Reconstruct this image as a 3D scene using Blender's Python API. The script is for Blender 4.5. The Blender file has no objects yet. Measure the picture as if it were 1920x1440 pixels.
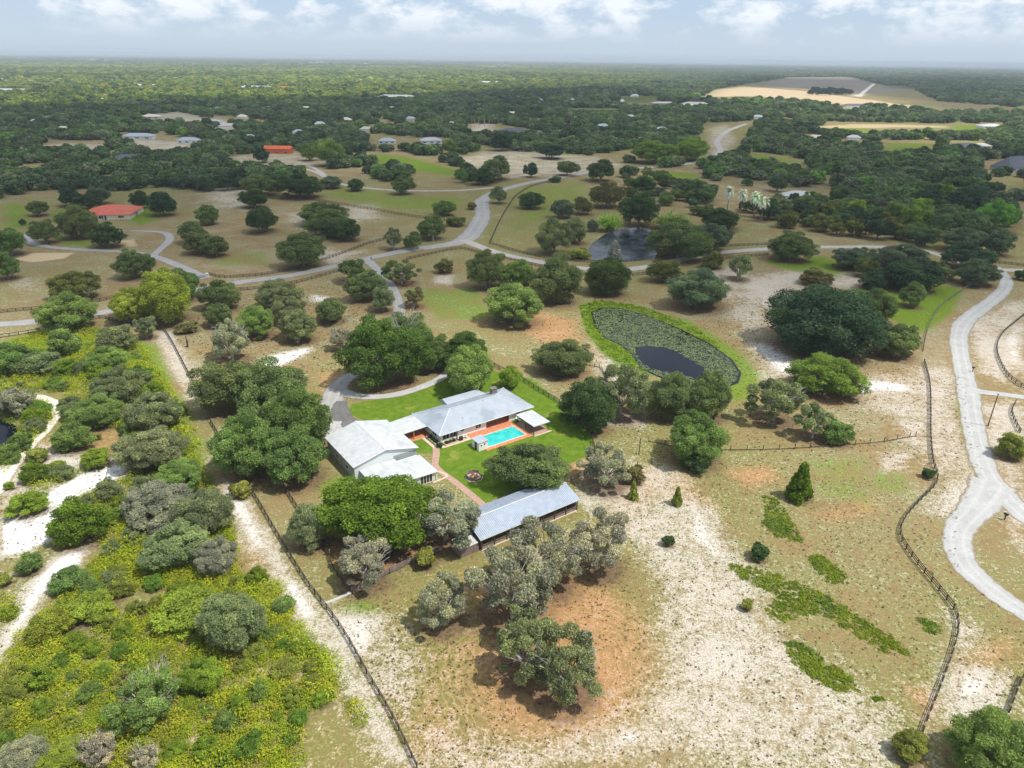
import bpy, bmesh, math, random
import numpy as np
from mathutils import Vector, Matrix, Euler

# ------------------------------------------------------------------ camera, light, exposure
F = 1333.0; PITCH = math.radians(24.65); ROLL = math.radians(0.75); CAM_H = 90.0
SC = bpy.context.scene
cam_d = bpy.data.cameras.new('camera'); cam = bpy.data.objects.new('camera', cam_d)
SC.collection.objects.link(cam); SC.camera = cam
cam_d.sensor_width = 36.0; cam_d.lens = 36.0 * F / 1920.0
cam_d.clip_start = 1.0; cam_d.clip_end = 60000.0
cam.location = (0, 0, CAM_H)
cam.rotation_mode = 'QUATERNION'
cam.rotation_quaternion = (Matrix.Rotation(math.pi/2 - PITCH, 4, 'X') @ Matrix.Rotation(ROLL, 4, 'Z')).to_quaternion()

SUN_EL = math.radians(60.0); SUN_XY = (0.92, -0.39)
sun_dir = Vector((SUN_XY[0]*math.cos(SUN_EL), SUN_XY[1]*math.cos(SUN_EL), math.sin(SUN_EL))).normalized()
sd = bpy.data.lights.new('sun', 'SUN'); sd.energy = 4.1; sd.angle = math.radians(0.6); sd.color = (1.0, 0.95, 0.87)
so = bpy.data.objects.new('sun', sd); SC.collection.objects.link(so)
so.rotation_mode = 'QUATERNION'; so.rotation_quaternion = sun_dir.to_track_quat('Z', 'Y'); so.location = (200, -100, 400)

W = bpy.data.worlds.new('World'); SC.world = W; W.use_nodes = True
nt = W.node_tree; nt.nodes.clear()
def N(t, typ, **kw):
    n = t.nodes.new(typ)
    for k, v in kw.items():
        if k.startswith('i_'): n.inputs[int(k[2:])].default_value = v
        else: setattr(n, k, v)
    return n
def ramp(t, src, stops, mode='LINEAR'):
    r = t.nodes.new('ShaderNodeValToRGB'); r.color_ramp.interpolation = mode
    e = r.color_ramp.elements
    while len(e) < len(stops): e.new(0.5)
    for i, (p, c) in enumerate(stops):
        e[i].position = p; e[i].color = (*c, 1) if len(c) == 3 else c
    t.links.new(src, r.inputs[0]); return r.outputs[0]
def mathn(t, op, a, b=None, c=None, clamp=False):
    m = t.nodes.new('ShaderNodeMath'); m.operation = op; m.use_clamp = clamp
    for i, v in enumerate((a, b, c)):
        if v is None: continue
        if isinstance(v, (int, float)): m.inputs[i].default_value = v
        else: t.links.new(v, m.inputs[i])
    return m.outputs[0]
def mixc(t, fac, a, b, blend='MIX'):
    m = t.nodes.new('ShaderNodeMix'); m.data_type = 'RGBA'; m.blend_type = blend
    for i, v in ((0, fac), (6, a), (7, b)):
        if isinstance(v, (int, float)): m.inputs[i].default_value = v
        elif isinstance(v, tuple): m.inputs[i].default_value = (*v, 1) if len(v) == 3 else v
        else: t.links.new(v, m.inputs[i])
    return m.outputs[2]
sky = N(nt, 'ShaderNodeTexSky', sky_type='NISHITA', sun_disc=False, sun_elevation=SUN_EL, sun_rotation=math.radians(113), altitude=50, air_density=1.0, dust_density=1.2, ozone_density=1.5)
tc = N(nt, 'ShaderNodeTexCoord')
mp = N(nt, 'ShaderNodeMapping'); mp.inputs['Scale'].default_value = (8, 8, 19); mp.inputs['Location'].default_value = (0.9, 2.3, 1.7)
nt.links.new(tc.outputs['Generated'], mp.inputs['Vector'])
cn = N(nt, 'ShaderNodeTexNoise'); cn.inputs['Scale'].default_value = 1.3; cn.inputs['Detail'].default_value = 9; cn.inputs['Roughness'].default_value = 0.58
nt.links.new(mp.outputs[0], cn.inputs['Vector'])
mp2 = N(nt, 'ShaderNodeMapping'); mp2.inputs['Scale'].default_value = (24, 24, 44); mp2.inputs['Location'].default_value = (5.4, 1.3, 0.3)
nt.links.new(tc.outputs['Generated'], mp2.inputs['Vector'])
cn2 = N(nt, 'ShaderNodeTexNoise'); cn2.inputs['Scale'].default_value = 1.0; cn2.inputs['Detail'].default_value = 8; cn2.inputs['Roughness'].default_value = 0.6
nt.links.new(mp2.outputs[0], cn2.inputs['Vector'])
sx = N(nt, 'ShaderNodeSeparateXYZ'); nt.links.new(tc.outputs['Generated'], sx.inputs[0])
elev = sx.outputs[2]
hgt = ramp(nt, elev, [(0.015, (0, 0, 0)), (0.05, (1, 1, 1))])
cov = mathn(nt, 'ADD', mathn(nt, 'MULTIPLY', cn.outputs[0], 0.75), mathn(nt, 'MULTIPLY', cn2.outputs[0], 0.35))
m0 = ramp(nt, cov, [(0.50, (0, 0, 0)), (0.61, (1, 1, 1))])
mask = mathn(nt, 'MULTIPLY', mathn(nt, 'MULTIPLY', m0, hgt), 0.74)
tone = ramp(nt, cn2.outputs[0], [(0.30, (0.64, 0.72, 0.82)), (0.52, (0.93, 0.95, 0.98))])
skys = mixc(nt, 1.0, sky.outputs[0], (0.075, 0.075, 0.075), 'MULTIPLY')
pale = ramp(nt, elev, [(0.0, (0.62, 0.74, 0.87)), (0.06, (0.52, 0.67, 0.87)), (0.6, (0.30, 0.42, 0.62))])
base = mixc(nt, 0.72, skys, pale)
col = mixc(nt, mask, base, tone)
bg = N(nt, 'ShaderNodeBackground'); bg.inputs[1].default_value = 1.0
nt.links.new(col, bg.inputs[0]); wo = N(nt, 'ShaderNodeOutputWorld'); nt.links.new(bg.outputs[0], wo.inputs[0])
SC.view_settings.view_transform = 'Standard'; SC.view_settings.look = 'None'
SC.view_settings.exposure = 0.2; SC.view_settings.gamma = 1.0; SC.view_settings.use_curve_mapping = False
SC.render.engine = 'CYCLES'; SC.cycles.max_bounces = 6; SC.cycles.transparent_max_bounces = 16; SC.cycles.volume_bounces = 0
SC.render.resolution_x = 1024; SC.render.resolution_y = 768

# ------------------------------------------------------------------ helpers
HAZE_D = 9e-5
random.seed(7); RNG = np.random.default_rng(11)
COL = SC.collection
def at(px, py, z=0.0):
    """surveyed point of the photograph (1920 px wide) -> place on the ground"""
    dx = (px-960)/F; dy = -(py-720)/F; c, s = math.cos(ROLL), math.sin(ROLL)
    x = c*dx - s*dy; y = s*dx + c*dy
    cp, sp = math.cos(PITCH), math.sin(PITCH)
    r = (x, cp+y*sp, -sp+y*cp); t = (z-CAM_H)/min(r[2], -1e-3)
    return (r[0]*t, r[1]*t)
def to_px(X, Y, Z=0.0):
    cp, sp = math.cos(PITCH), math.sin(PITCH)
    d = Y*cp-(Z-CAM_H)*sp; u = (Y*sp+(Z-CAM_H)*cp)/d; x = X/d; c, s = math.cos(ROLL), math.sin(ROLL)
    return (960+F*(c*x+s*u), 720-F*(-s*x+c*u))
def depth_of(X, Y, Z=0.0): return Y*math.cos(PITCH)-(Z-CAM_H)*math.sin(PITCH)
def pts(*a): return [at(a[i], a[i+1]) for i in range(0, len(a), 2)]

def tag(o, label=None, cat=None, group=None, kind=None):
    if label: o['label'] = label
    if cat: o['category'] = cat
    if group: o['group'] = group
    if kind: o['kind'] = kind
    return o
def empty(name, loc, rz=0.0):
    o = bpy.data.objects.new(name, None); COL.objects.link(o)
    o.location = (loc[0], loc[1], loc[2] if len(loc) > 2 else 0); o.rotation_euler = (0, 0, rz); o.empty_display_size = 0.5
    return o
def link(name, me, parent=None, loc=(0, 0, 0), rz=0.0, scale=(1, 1, 1)):
    o = bpy.data.objects.new(name, me); COL.objects.link(o); o.location = loc; o.rotation_euler = (0, 0, rz); o.scale = scale
    if parent: o.parent = parent
    return o
class MB:
    """collects boxes, prisms and tubes and links them as ONE mesh"""
    def __init__(s): s.v = []; s.f = []
    def add(s, v, f):
        n = len(s.v); s.v += [tuple(p) for p in v]; s.f += [tuple(i+n for i in q) for q in f]; return s
    def box(s, x0, y0, z0, x1, y1, z1):
        v = [(x0,y0,z0),(x1,y0,z0),(x1,y1,z0),(x0,y1,z0),(x0,y0,z1),(x1,y0,z1),(x1,y1,z1),(x0,y1,z1)]
        return s.add(v, [(0,3,2,1),(4,5,6,7),(0,1,5,4),(1,2,6,5),(2,3,7,6),(3,0,4,7)])
    def slab(s, quad, t):
        """thick sheet under a planar polygon (points counter-clockwise from above)"""
        n = len(quad); v = list(quad)+[(p[0], p[1], p[2]-t) for p in quad]
        f = [tuple(range(n)), tuple(range(2*n-1, n-1, -1))]+[(i, i+n, (i+1) % n+n, (i+1) % n) for i in range(n)]
        return s.add(v, f)
    def beam(s, a, b, w, h):
        a = Vector(a); b = Vector(b); d = (b-a).normalized(); up = Vector((0,0,1))
        if abs(d.z) > .99: up = Vector((1,0,0))
        x = d.cross(up).normalized()*w/2; y = x.cross(d).normalized()*h/2
        v = [p+i*x+j*y for p in (a, b) for i, j in ((-1,-1),(1,-1),(1,1),(-1,1))]
        return s.add(v, [(0,3,2,1),(4,5,6,7),(0,1,5,4),(1,2,6,5),(2,3,7,6),(3,0,4,7)])
    def tube(s, path, rad, n=6):
        ring = []
        for i, p in enumerate(path):
            p = Vector(p); q = Vector(path[min(i+1, len(path)-1)])-Vector(path[max(i-1, 0)])
            d = q.normalized(); up = Vector((0,0,1)) if abs(d.z) < .9 else Vector((1,0,0))
            x = d.cross(up).normalized(); y = x.cross(d)
            ring.append([p+(x*math.cos(2*math.pi*k/n)+y*math.sin(2*math.pi*k/n))*rad[i] for k in range(n)])
        v = [p for r in ring for p in r]; f = []
        for i in range(len(path)-1):
            for k in range(n): f.append((i*n+k, i*n+(k+1) % n, (i+1)*n+(k+1) % n, (i+1)*n+k))
        f.append(tuple(range(n-1, -1, -1))); f.append(tuple((len(path)-1)*n+k for k in range(n)))
        return s.add(v, f)
    def mesh(s, name, mat=None):
        me = bpy.data.meshes.new(name); me.from_pydata(s.v, [], s.f)
        if mat: me.materials.append(mat)
        me.update(); return me
    def build(s, name, mat, parent=None, loc=(0,0,0), rz=0.0): return link(name, s.mesh(name, mat), parent, loc, rz)
def np_mesh(name, V, Fq, mat, tone=None, smooth=False):
    """mesh from numpy arrays; Fq is (n,k) with k vertices each"""
    me = bpy.data.meshes.new(name); nv = len(V); nf, k = Fq.shape
    me.vertices.add(nv); me.vertices.foreach_set('co', np.asarray(V, np.float32).ravel())
    me.loops.add(nf*k); me.loops.foreach_set('vertex_index', np.asarray(Fq, np.int32).ravel())
    me.polygons.add(nf); me.polygons.foreach_set('loop_start', np.arange(0, nf*k, k, dtype=np.int32))
    me.polygons.foreach_set('loop_total', np.full(nf, k, np.int32))
    if tone is not None:
        tone = np.asarray(tone, np.float32)
        if tone.ndim == 1:
            a = me.attributes.new('tone', 'FLOAT', 'FACE'); a.data.foreach_set('value', tone)
        else:
            a = me.attributes.new('lc', 'FLOAT_COLOR', 'FACE'); a.data.foreach_set('color', np.c_[tone, np.ones(len(tone))].astype(np.float32).ravel())
    if mat: me.materials.append(mat)
    me.update(calc_edges=True); me.validate()
    return me

# ------------------------------------------------------------------ materials
def new_mat(name):
    m = bpy.data.materials.new(name); m.use_nodes = True; t = m.node_tree; t.nodes.clear()
    o = t.nodes.new('ShaderNodeOutputMaterial'); return m, t, o
def noise(t, scale, detail=4, rough=.55, vec=None, dim=None):
    n = t.nodes.new('ShaderNodeTexNoise'); n.inputs['Scale'].default_value = scale; n.inputs['Detail'].default_value = detail; n.inputs['Roughness'].default_value = rough
    if vec is not None: t.links.new(vec, n.inputs['Vector'])
    return n.outputs[0]
def objvec(t, scale=(1,1,1)):
    c = t.nodes.new('ShaderNodeTexCoord'); m = t.nodes.new('ShaderNodeMapping'); m.inputs['Scale'].default_value = scale
    t.links.new(c.outputs['Object'], m.inputs[0]); return m.outputs[0]
def worn(name, c1, c2, scale=1.0, rough=.7, metal=0.0, bump=0.0, stretch=(1,1,1), fine=0.0, spec=0.4, c3=None):
    m, t, o = new_mat(name); v = objvec(t, stretch)
    n = noise(t, scale, 6, .6, v); f = ramp(t, n, [(.35, (0,0,0)), (.65, (1,1,1))])
    c = mixc(t, f, c1, c2)
    if c3: c = mixc(t, ramp(t, noise(t, scale*.31, 5, .6, v), [(.56, (0,0,0)), (.66, (1,1,1))]), c, c3)
    p = t.nodes.new('ShaderNodeBsdfPrincipled'); t.links.new(c, p.inputs['Base Color'])
    p.inputs['Roughness'].default_value = rough; p.inputs['Metallic'].default_value = metal; p.inputs['Specular IOR Level'].default_value = spec
    if bump:
        b = t.nodes.new('ShaderNodeBump'); b.inputs['Distance'].default_value = bump; b.inputs['Strength'].default_value = .6
        t.links.new(noise(t, scale*6, 4, .6, v), b.inputs['Height']); t.links.new(b.outputs[0], p.inputs['Normal'])
    t.links.new(p.outputs[0], o.inputs[0]); return m
M = {}
M['roof_grey'] = worn('grey_metal_roof', (.34,.385,.44), (.41,.455,.51), .35, .45, 0, .01, c3=(.29,.34,.39))
M['roof_white'] = worn('white_metal_roof', (.47,.49,.50), (.56,.58,.58), .8, .5, 0, .01, c3=(.41,.44,.45))
M['wall_white'] = worn('white_stucco', (.76,.76,.73), (.82,.82,.80), .6, .8, 0, .01)
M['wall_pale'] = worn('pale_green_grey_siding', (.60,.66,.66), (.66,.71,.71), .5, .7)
M['siding_dark'] = worn('shaded_siding', (.32,.36,.36), (.38,.41,.41), .5, .75)  # darker copy of the pale siding, shade put into its colour
M['trim'] = worn('white_trim', (.80,.80,.78), (.86,.86,.84), 1, .6)
M['glass'] = worn('dark_glass', (.02,.025,.03), (.04,.045,.05), 1, .12, 0, 0, spec=.6)
M['redglass'] = worn('curtained_glass', (.16,.03,.02), (.08,.02,.02), 1.5, .2, 0, 0, spec=.6)
M['dark'] = worn('dark_brown_wood', (.045,.035,.028), (.09,.07,.055), 3, .8, 0, .01)
M['fence'] = worn('weathered_dark_fence_wood', (.03,.022,.018), (.085,.07,.06), 2.5, .85)
M['plank'] = worn('grey_weathered_planks', (.15,.12,.105), (.26,.22,.20), 2.0, .85, 0, .01, (1,1,.2))
M['barnwood'] = worn('barn_boards', (.17,.12,.11), (.28,.21,.19), 1.4, .85, 0, .01, (4,4,.3))
M['terracotta'] = worn('terracotta_pavers', (.50,.17,.08), (.62,.25,.13), 1.6, .75, 0, .01, c3=(.55,.33,.22))
M['coping'] = worn('pale_coping', (.58,.44,.34), (.68,.54,.42), 2, .7)
M['brickpath'] = worn('faded_brick_path', (.36,.22,.16), (.48,.33,.26), 1.8, .85, 0, .01)
M['concrete'] = worn('old_concrete', (.42,.40,.37), (.54,.51,.47), .8, .85, 0, .01)
M['rust'] = worn('rusted_iron', (.18,.06,.025), (.32,.13,.06), 4, .85)
M['stone'] = worn('chimney_stone', (.12,.11,.10), (.24,.22,.20), 3, .9, 0, .02)
M['redroof'] = worn('red_roof', (.56,.10,.055), (.66,.15,.085), .4, .6, c3=(.50,.13,.07))
M['orange'] = worn('orange_barn_paint', (.55,.10,.03), (.66,.15,.05), .6, .7)
M['cream'] = worn('cream_wall', (.62,.58,.46), (.70,.66,.54), .6, .8)
M['shingle'] = worn('slate_grey_shingles', (.07,.08,.11), (.12,.13,.16), 1, .8)
M['pole'] = worn('pole_timber', (.07,.05,.04), (.13,.10,.08), 3, .9)
M['log'] = worn('cut_wood', (.42,.26,.17), (.60,.44,.32), 3, .85)
M['black'] = worn('black_metal', (.012,.012,.014), (.03,.03,.03), 2, .5)
M['straw'] = worn('dry_planting_bed', (.10,.07,.045), (.2,.14,.09), 2, .9)
M['bark'] = worn('bark', (.13,.11,.09), (.27,.24,.21), 3, .9)
M['deadwood'] = worn('bleached_deadwood', (.34,.31,.28), (.52,.49,.45), 3, .9)
def leaf_mat(name, src):
    m, t, o = new_mat(name)
    if src == 'object':
        c = t.nodes.new('ShaderNodeObjectInfo').outputs['Color']
    elif src == 'inst':
        a = t.nodes.new('ShaderNodeAttribute'); a.attribute_type = 'INSTANCER'; a.attribute_name = 'col'; c = a.outputs['Color']
    else:
        a = t.nodes.new('ShaderNodeAttribute'); a.attribute_name = 'lc'; c = a.outputs['Color']
    if src != 'face':
        a = t.nodes.new('ShaderNodeAttribute'); a.attribute_name = 'tone'
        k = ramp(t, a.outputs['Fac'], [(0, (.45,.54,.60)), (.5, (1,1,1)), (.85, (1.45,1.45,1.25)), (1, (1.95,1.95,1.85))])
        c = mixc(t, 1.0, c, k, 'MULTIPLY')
    d = t.nodes.new('ShaderNodeBsdfDiffuse'); t.links.new(c, d.inputs[0])
    tr = t.nodes.new('ShaderNodeBsdfTranslucent'); t.links.new(mixc(t, 1.0, c, (1.1,1.2,.6), 'MULTIPLY'), tr.inputs[0])
    mx = t.nodes.new('ShaderNodeMixShader'); mx.inputs[0].default_value = .36
    t.links.new(d.outputs[0], mx.inputs[1]); t.links.new(tr.outputs[0], mx.inputs[2]); t.links.new(mx.outputs[0], o.inputs[0]); return m
M['leaf'] = leaf_mat('tree_foliage', 'object'); M['leaf_far'] = leaf_mat('far_foliage', 'inst'); M['leaf_face'] = leaf_mat('ground_foliage', 'face')

# ------------------------------------------------------------------ ground: one sheet to the horizon
def axis(fine0, fine1, step, out0, out1, g):
    a = list(np.arange(fine0, fine1+.01, step)); s = step
    while a[-1] < out1: s *= g; a.append(min(a[-1]+s, out1))
    s = step; b = []
    x = fine0
    while x > out0: s *= g; x = max(x-s, out0); b.append(x)
    return np.array(b[::-1]+a)
gx = axis(-210, 210, 1.3, -30000, 30000, 1.045); gy = axis(60, 420, 1.3, -200, 30000, 1.035)
GX, GY = np.meshgrid(gx, gy); PX = GX.ravel(); PY = GY.ravel(); NG = len(PX)
FIELDS = {k: np.zeros(NG, np.float32) for k in ('sand', 'green', 'lawn', 'orange', 'olive', 'wood', 'gold', 'soil')}
def sdist(poly, X, Y):
    n = len(poly); d = np.full(X.shape, 1e18); ins = np.zeros(X.shape, bool)
    for i in range(n):
        x0, y0 = poly[i]; x1, y1 = poly[(i+1) % n]; ex, ey = x1-x0, y1-y0
        wx, wy = X-x0, Y-y0; t = np.clip((wx*ex+wy*ey)/max(ex*ex+ey*ey, 1e-9), 0, 1)
        d = np.minimum(d, (wx-ex*t)**2+(wy-ey*t)**2)
        c = ((y0 <= Y) & (Y < y1)) | ((y1 <= Y) & (Y < y0))
        if ey != 0: ins ^= c & (X < x0+(Y-y0)/ey*ex)
    d = np.sqrt(d); return np.where(ins, -d, d)
def paint(field, poly, val=1.0, feather=4.0, mode='max'):
    poly = [p if not isinstance(p, int) else p for p in poly]
    xs = [p[0] for p in poly]; ys = [p[1] for p in poly]
    k = np.where((PX > min(xs)-feather*2) & (PX < max(xs)+feather*2) & (PY > min(ys)-feather*2) & (PY < max(ys)+feather*2))[0]
    d = sdist(poly, PX[k], PY[k]); w = np.clip(.5-d/(2*feather), 0, 1); w = w*w*(3-2*w)
    f = FIELDS[field]
    if mode == 'max': f[k] = np.maximum(f[k], w*val)
    else: f[k] = f[k]*(1-w)+w*val
def P(*a): return pts(*a)
# sand patches
for v, fe, pl in [
 (1.25, 2.5, P(0,985, 60,940, 120,905, 180,875, 258,866, 232,892, 150,930, 112,962, 100,1010, 50,1035, 0,1045)),
 (1.05, 2.5, P(0,1200, 60,1085, 110,1040, 172,1012, 160,1052, 90,1110, 40,1190, 0,1235)),
 (.75, 4, P(0,900, 60,830, 250,860, 180,900, 60,960, 0,990)),
 (.7, 2, P(288,618, 325,622, 352,690, 390,752, 372,765, 345,738, 312,680)),
 (.5, 3, P(300,620, 345,650, 400,760, 380,790, 350,740)),
 (.9, 2, P(402,893, 440,893, 478,960, 512,1040, 470,1030, 430,960)),
 (.78, 1.6, P(470,985, 500,985, 560,1110, 610,1180, 690,1290, 782,1440, 735,1440, 690,1370, 600,1235, 545,1150)),
 (.9, 1.2, P(520,1080, 560,1090, 600,1150, 560,1160)),
 (.44, 5, P(420,900, 500,1000, 640,1250, 740,1440, 700,1440, 600,1290, 540,1170, 440,1020)),
 (.82, 2.5, P(605,1140, 720,1150, 715,1190, 690,1235, 645,1260)),
 (.5, 5, P(600,1130, 760,1150, 800,1250, 760,1330, 690,1300)),
 (.60, 6, P(1185,880, 1262,860, 1335,960, 1425,1085, 1480,1200, 1600,1300, 1690,1380, 1700,1440, 1130,1440, 1180,1345, 1235,1210, 1225,1100, 1150,980)),
 (.66, 6, P(800,1370, 1000,1400, 1180,1340, 1180,1440, 800,1440)),
 (.84, 5, P(1285,935, 1335,960, 1385,1050, 1330,1065, 1265,1000)),
 (.74, 7, P(1250,1180, 1420,1160, 1475,1270, 1430,1330, 1280,1320, 1230,1270)),
 (.95, 1.5, P(1150,1368, 1205,1366, 1200,1400, 1160,1400)),
 (.68, 8, P(1480,1210, 1580,1280, 1660,1370, 1560,1440, 1300,1440, 1350,1350)),
 (.85, 4, P(1785,1235, 1885,1262, 1872,1322, 1792,1345, 1765,1290)),
 (.52, 4, P(1790,1160, 1830,1180, 1820,1260, 1780,1330, 1740,1440, 1720,1440, 1770,1300)),
 (.95, 3, P(1600,712, 1660,712, 1722,724, 1705,738, 1650,735, 1610,745)),
 (.52, 5, P(1590,700, 1740,700, 1740,790, 1600,760)),
 (.7, 3, P(1645,850, 1712,846, 1700,884, 1655,886)),
 (.70, 3, P(1680,790, 1740,790, 1735,840, 1690,825)),
 (.9, 4, P(1395,640, 1450,640, 1500,672, 1505,705, 1455,702)),
 (.66, 6, P(1385,520, 1500,505, 1620,512, 1640,535, 1530,545, 1450,585, 1390,565)),
 (.52, 6, P(1310,500, 1400,500, 1450,600, 1500,700, 1440,730, 1400,640)),
 (.62, 4, P(1780,898, 1825,886, 1832,940, 1790,972, 1735,960)),
 (.66, 5, P(1800,600, 1920,560, 1920,690, 1885,720, 1838,700, 1822,640)),
 (.80, 3, P(1875,630, 1920,600, 1920,680, 1885,690)),
 (.62, 5, P(1840,760, 1920,735, 1920,960, 1880,930, 1855,840)),
 (.72, 3, P(1850,770, 1880,765, 1885,830, 1850,820)),
 (.70, 3, P(1890,950, 1920,960, 1920,1040, 1885,1000)),
 (.55, 5, P(1700,690, 1790,690, 1830,880, 1740,900)),
 (1.05, 2.5, P(484,672, 580,650, 582,658, 560,672, 520,690, 488,690)),
 (.85, 2, P(585,552, 622,556, 604,568, 582,566)), (.72, 2.5, P(812,515, 850,515, 845,535, 815,530)),
 (.72, 4, P(1100,860, 1190,860, 1250,1000, 1150,960, 1085,930)), (.80, 3, P(1130,770, 1210,770, 1210,800, 1120,800)),
 (.75, 3, P(1080,920, 1140,940, 1110,960, 1075,940)),
 (.60, 6, P(600,470, 680,470, 640,500, 560,480)), (.55, 10, P(540,400, 700,380, 720,410, 560,430)),
 (.52, 14, P(380,350, 500,350, 470,395, 390,390)), (.6, 8, P(30,520, 60,520, 60,545, 25,540)),
 (.50, 12, P(855,300, 930,278, 1060,290, 1130,296, 1180,312, 1060,332, 960,334, 895,325)),
 (.55, 10, P(1330,240, 1365,232, 1380,262, 1360,290, 1330,292)),
 (.55, 10, P(90,268, 190,270, 200,282, 90,282)), (.55, 10, P(215,255, 280,262, 380,268, 350,285, 280,290)),
 (.62, 20, P(265,215, 340,205, 420,225, 510,245, 470,252, 380,240, 320,236, 270,232)),
 (.75, 12, P(885,232, 925,232, 925,245, 880,248)),(.45,12,P(430,292, 560,286, 605,302, 560,322, 440,314)),
 (.45, 4, P(1100,640, 1200,700, 1210,760, 1110,700)) ,
 ]: paint('sand', pl, v, fe)
FIELDS['sand'][:] = np.where((PX > at(1130,640)[0]-99) & False, 0, FIELDS['sand'])
# orange pine-straw ground
for v, fe, pl in [
 (.80, 9, P(960,1085, 1060,1060, 1150,1085, 1215,1165, 1240,1260, 1190,1375, 1050,1420, 900,1390, 850,1290, 870,1200, 930,1180)),
 (.80, 5, P(920,1200, 1000,1150, 1130,1180, 1140,1300, 1060,1340, 950,1310)),
 (.72, 8, P(780,1290, 900,1390, 1050,1440, 760,1440)),
 (1.05, 2, P(705,1060, 760,1020, 840,1000, 845,1035, 780,1045, 720,1075)), (.9, 2, P(610,1010, 640,1020, 650,1080, 625,1060)),
 (.75, 5, P(960,570, 1080,600, 1090,660, 1010,640, 950,610)), (.70, 3, P(1060,850, 1110,850, 1100,900, 1050,905)),
 (.62, 5, P(1120,860, 1300,890, 1350,960, 1240,940, 1180,1000, 1130,930)), (.70, 4, P(1350,880, 1440,870, 1470,900, 1400,920)),
 (.65, 3, P(1540,740, 1610,735, 1600,760, 1530,765)), (.55, 6, P(430,1010, 500,1020, 560,1150, 520,1180)),
 (.62, 3, P(590,700, 650,690, 640,720, 600,740)), (.75, 2, P(648,715, 700,735, 760,730, 790,712, 700,720)),
 (.55, 4, P(850,1060, 1000,1060, 960,1180, 860,1150)), (.6, 3, P(175,860, 60,830, 110,810, 210,800, 260,840)),
 (.55, 4, P(1500,960, 1640,930, 1660,960, 1560,985)), (.55, 4, P(1780,1230, 1900,1180, 1920,1240, 1800,1300)),
 (.6, 3, P(1690,1280, 1760,1300, 1760,1340, 1740,1380))]: paint('orange', pl, v, fe)
# lush grass
for v, fe, pl in [
 (1.15, .8, P(652,775, 662,757, 760,740, 832,708, 900,690, 1000,712, 1062,765, 1108,805, 1113,850, 1062,872, 1050,885, 1000,905, 905,945, 865,915, 822,885, 816,850, 780,850, 760,800, 700,795)),
 (1.05, 2.0, P(1085,572, 1120,563, 1180,570, 1180,580, 1130,590, 1125,620, 1160,640, 1200,680, 1230,704, 1215,704, 1165,690, 1130,662, 1098,622)),
 ]: paint('lawn', pl, v, fe)
for v, fe, pl in [
 (.78, 3, P(1180,568, 1300,603, 1385,655, 1425,700, 1425,738, 1390,755, 1330,748, 1240,715, 1240,700, 1180,600)), (1.05, 4, P(1425,490, 1540,480, 1600,500, 1570,520, 1500,512)), (.95, 4, P(1560,550, 1700,528, 1808,540, 1785,590, 1730,625, 1670,600)),
 (.95, 12, P(700,288, 760,293, 860,318, 850,330, 760,318, 700,305)), (.60, 12, P(630,345, 760,365, 880,372, 860,395, 700,390, 600,370)),
 (.55, 12, P(970,355, 1100,340, 1110,375, 1000,420, 960,440)), (.80, 2.5, P(590,905, 640,890, 650,920, 600,935)),
 (.75, 2.5, P(640,1130, 700,1120, 720,1150, 650,1155)), (.75, 3, P(0,640, 80,620, 200,615, 300,650, 330,720, 380,820, 380,880, 330,870, 300,760, 180,650, 20,700, 0,720)),
 (.70, 6, P(90,395, 170,385, 180,410, 80,420)), (.85, 6, P(205,395, 290,375, 330,400, 260,425)), (.7, 5, P(95,440, 190,445, 170,465, 110,462)),
 (.5, 6, P(380,480, 500,470, 520,500, 400,500)), (.75, 8, P(0,380, 60,385, 60,430, 0,430)), (.9, 30, P(1560,238, 1700,245, 1700,252, 1580,246)),
 (1.15, 20, P(1790,236, 1840,234, 1836,248, 1780,250)), (.8, 20, P(1655,268, 1760,268, 1740,290, 1655,290)), (.75, 14, P(1400,285, 1470,295, 1500,318, 1420,310)),
 (.85, 10, P(1210,318, 1310,325, 1310,340, 1200,335)), (.8, 30, P(1080,205, 1160,205, 1160,214, 1090,213)), (.6, 3, P(760,540, 900,540, 930,600, 820,600)),
 (.78, 2.5, P(0,830, 60,790, 70,760, 84,780, 60,825, 20,860, 0,880)), (.5, 2.5, P(1640,875, 1710,885, 1700,930, 1620,920)), (.46, 5, P(1500,860, 1640,850, 1640,960, 1540,930)),
 (.8,1.6,P(1798,700,1812,770,1838,850,1830,880,1805,830,1790,760))]: paint('green', pl, v, fe)
paint('gold', P(25,485, 60,474, 140,474, 120,485, 60,492), 1.0, 2.5); paint('gold', P(205,452, 255,448, 260,462, 215,465), .7, 3)  # first patch: yellow sand with a spot of sunshine put into its colour
paint('gold', P(1300,182, 1330,170, 1390,162, 1500,170, 1720,200, 1760,212, 1640,205, 1500,185, 1400,180), 1.1, 40)
paint('gold', P(1450,196, 1600,194, 1780,212, 1790,222, 1600,212), .95, 25); paint('gold', P(1170,188, 1225,183, 1225,195, 1180,196), 1.0, 25)
paint('gold', P(1520,238, 1600,232, 1790,236, 1790,239, 1600,240), .8, 12)
paint('soil', P(1410,160, 1440,152, 1490,144, 1590,143, 1640,160, 1700,172, 1640,176, 1500,166), 1.0, 40); paint('soil', P(1760,204, 1925,206, 1925,216, 1800,216), .9, 20); paint('soil', P(1640,160, 1700,165, 1720,178, 1660,172), .8, 40)
paint('sand', P(1600,180, 1637,158, 1641,158, 1612,180), 1.2, 9)
paint('wood', P(1700,160, 1920,165, 1920,200, 1760,195), .0, 10)
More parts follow.
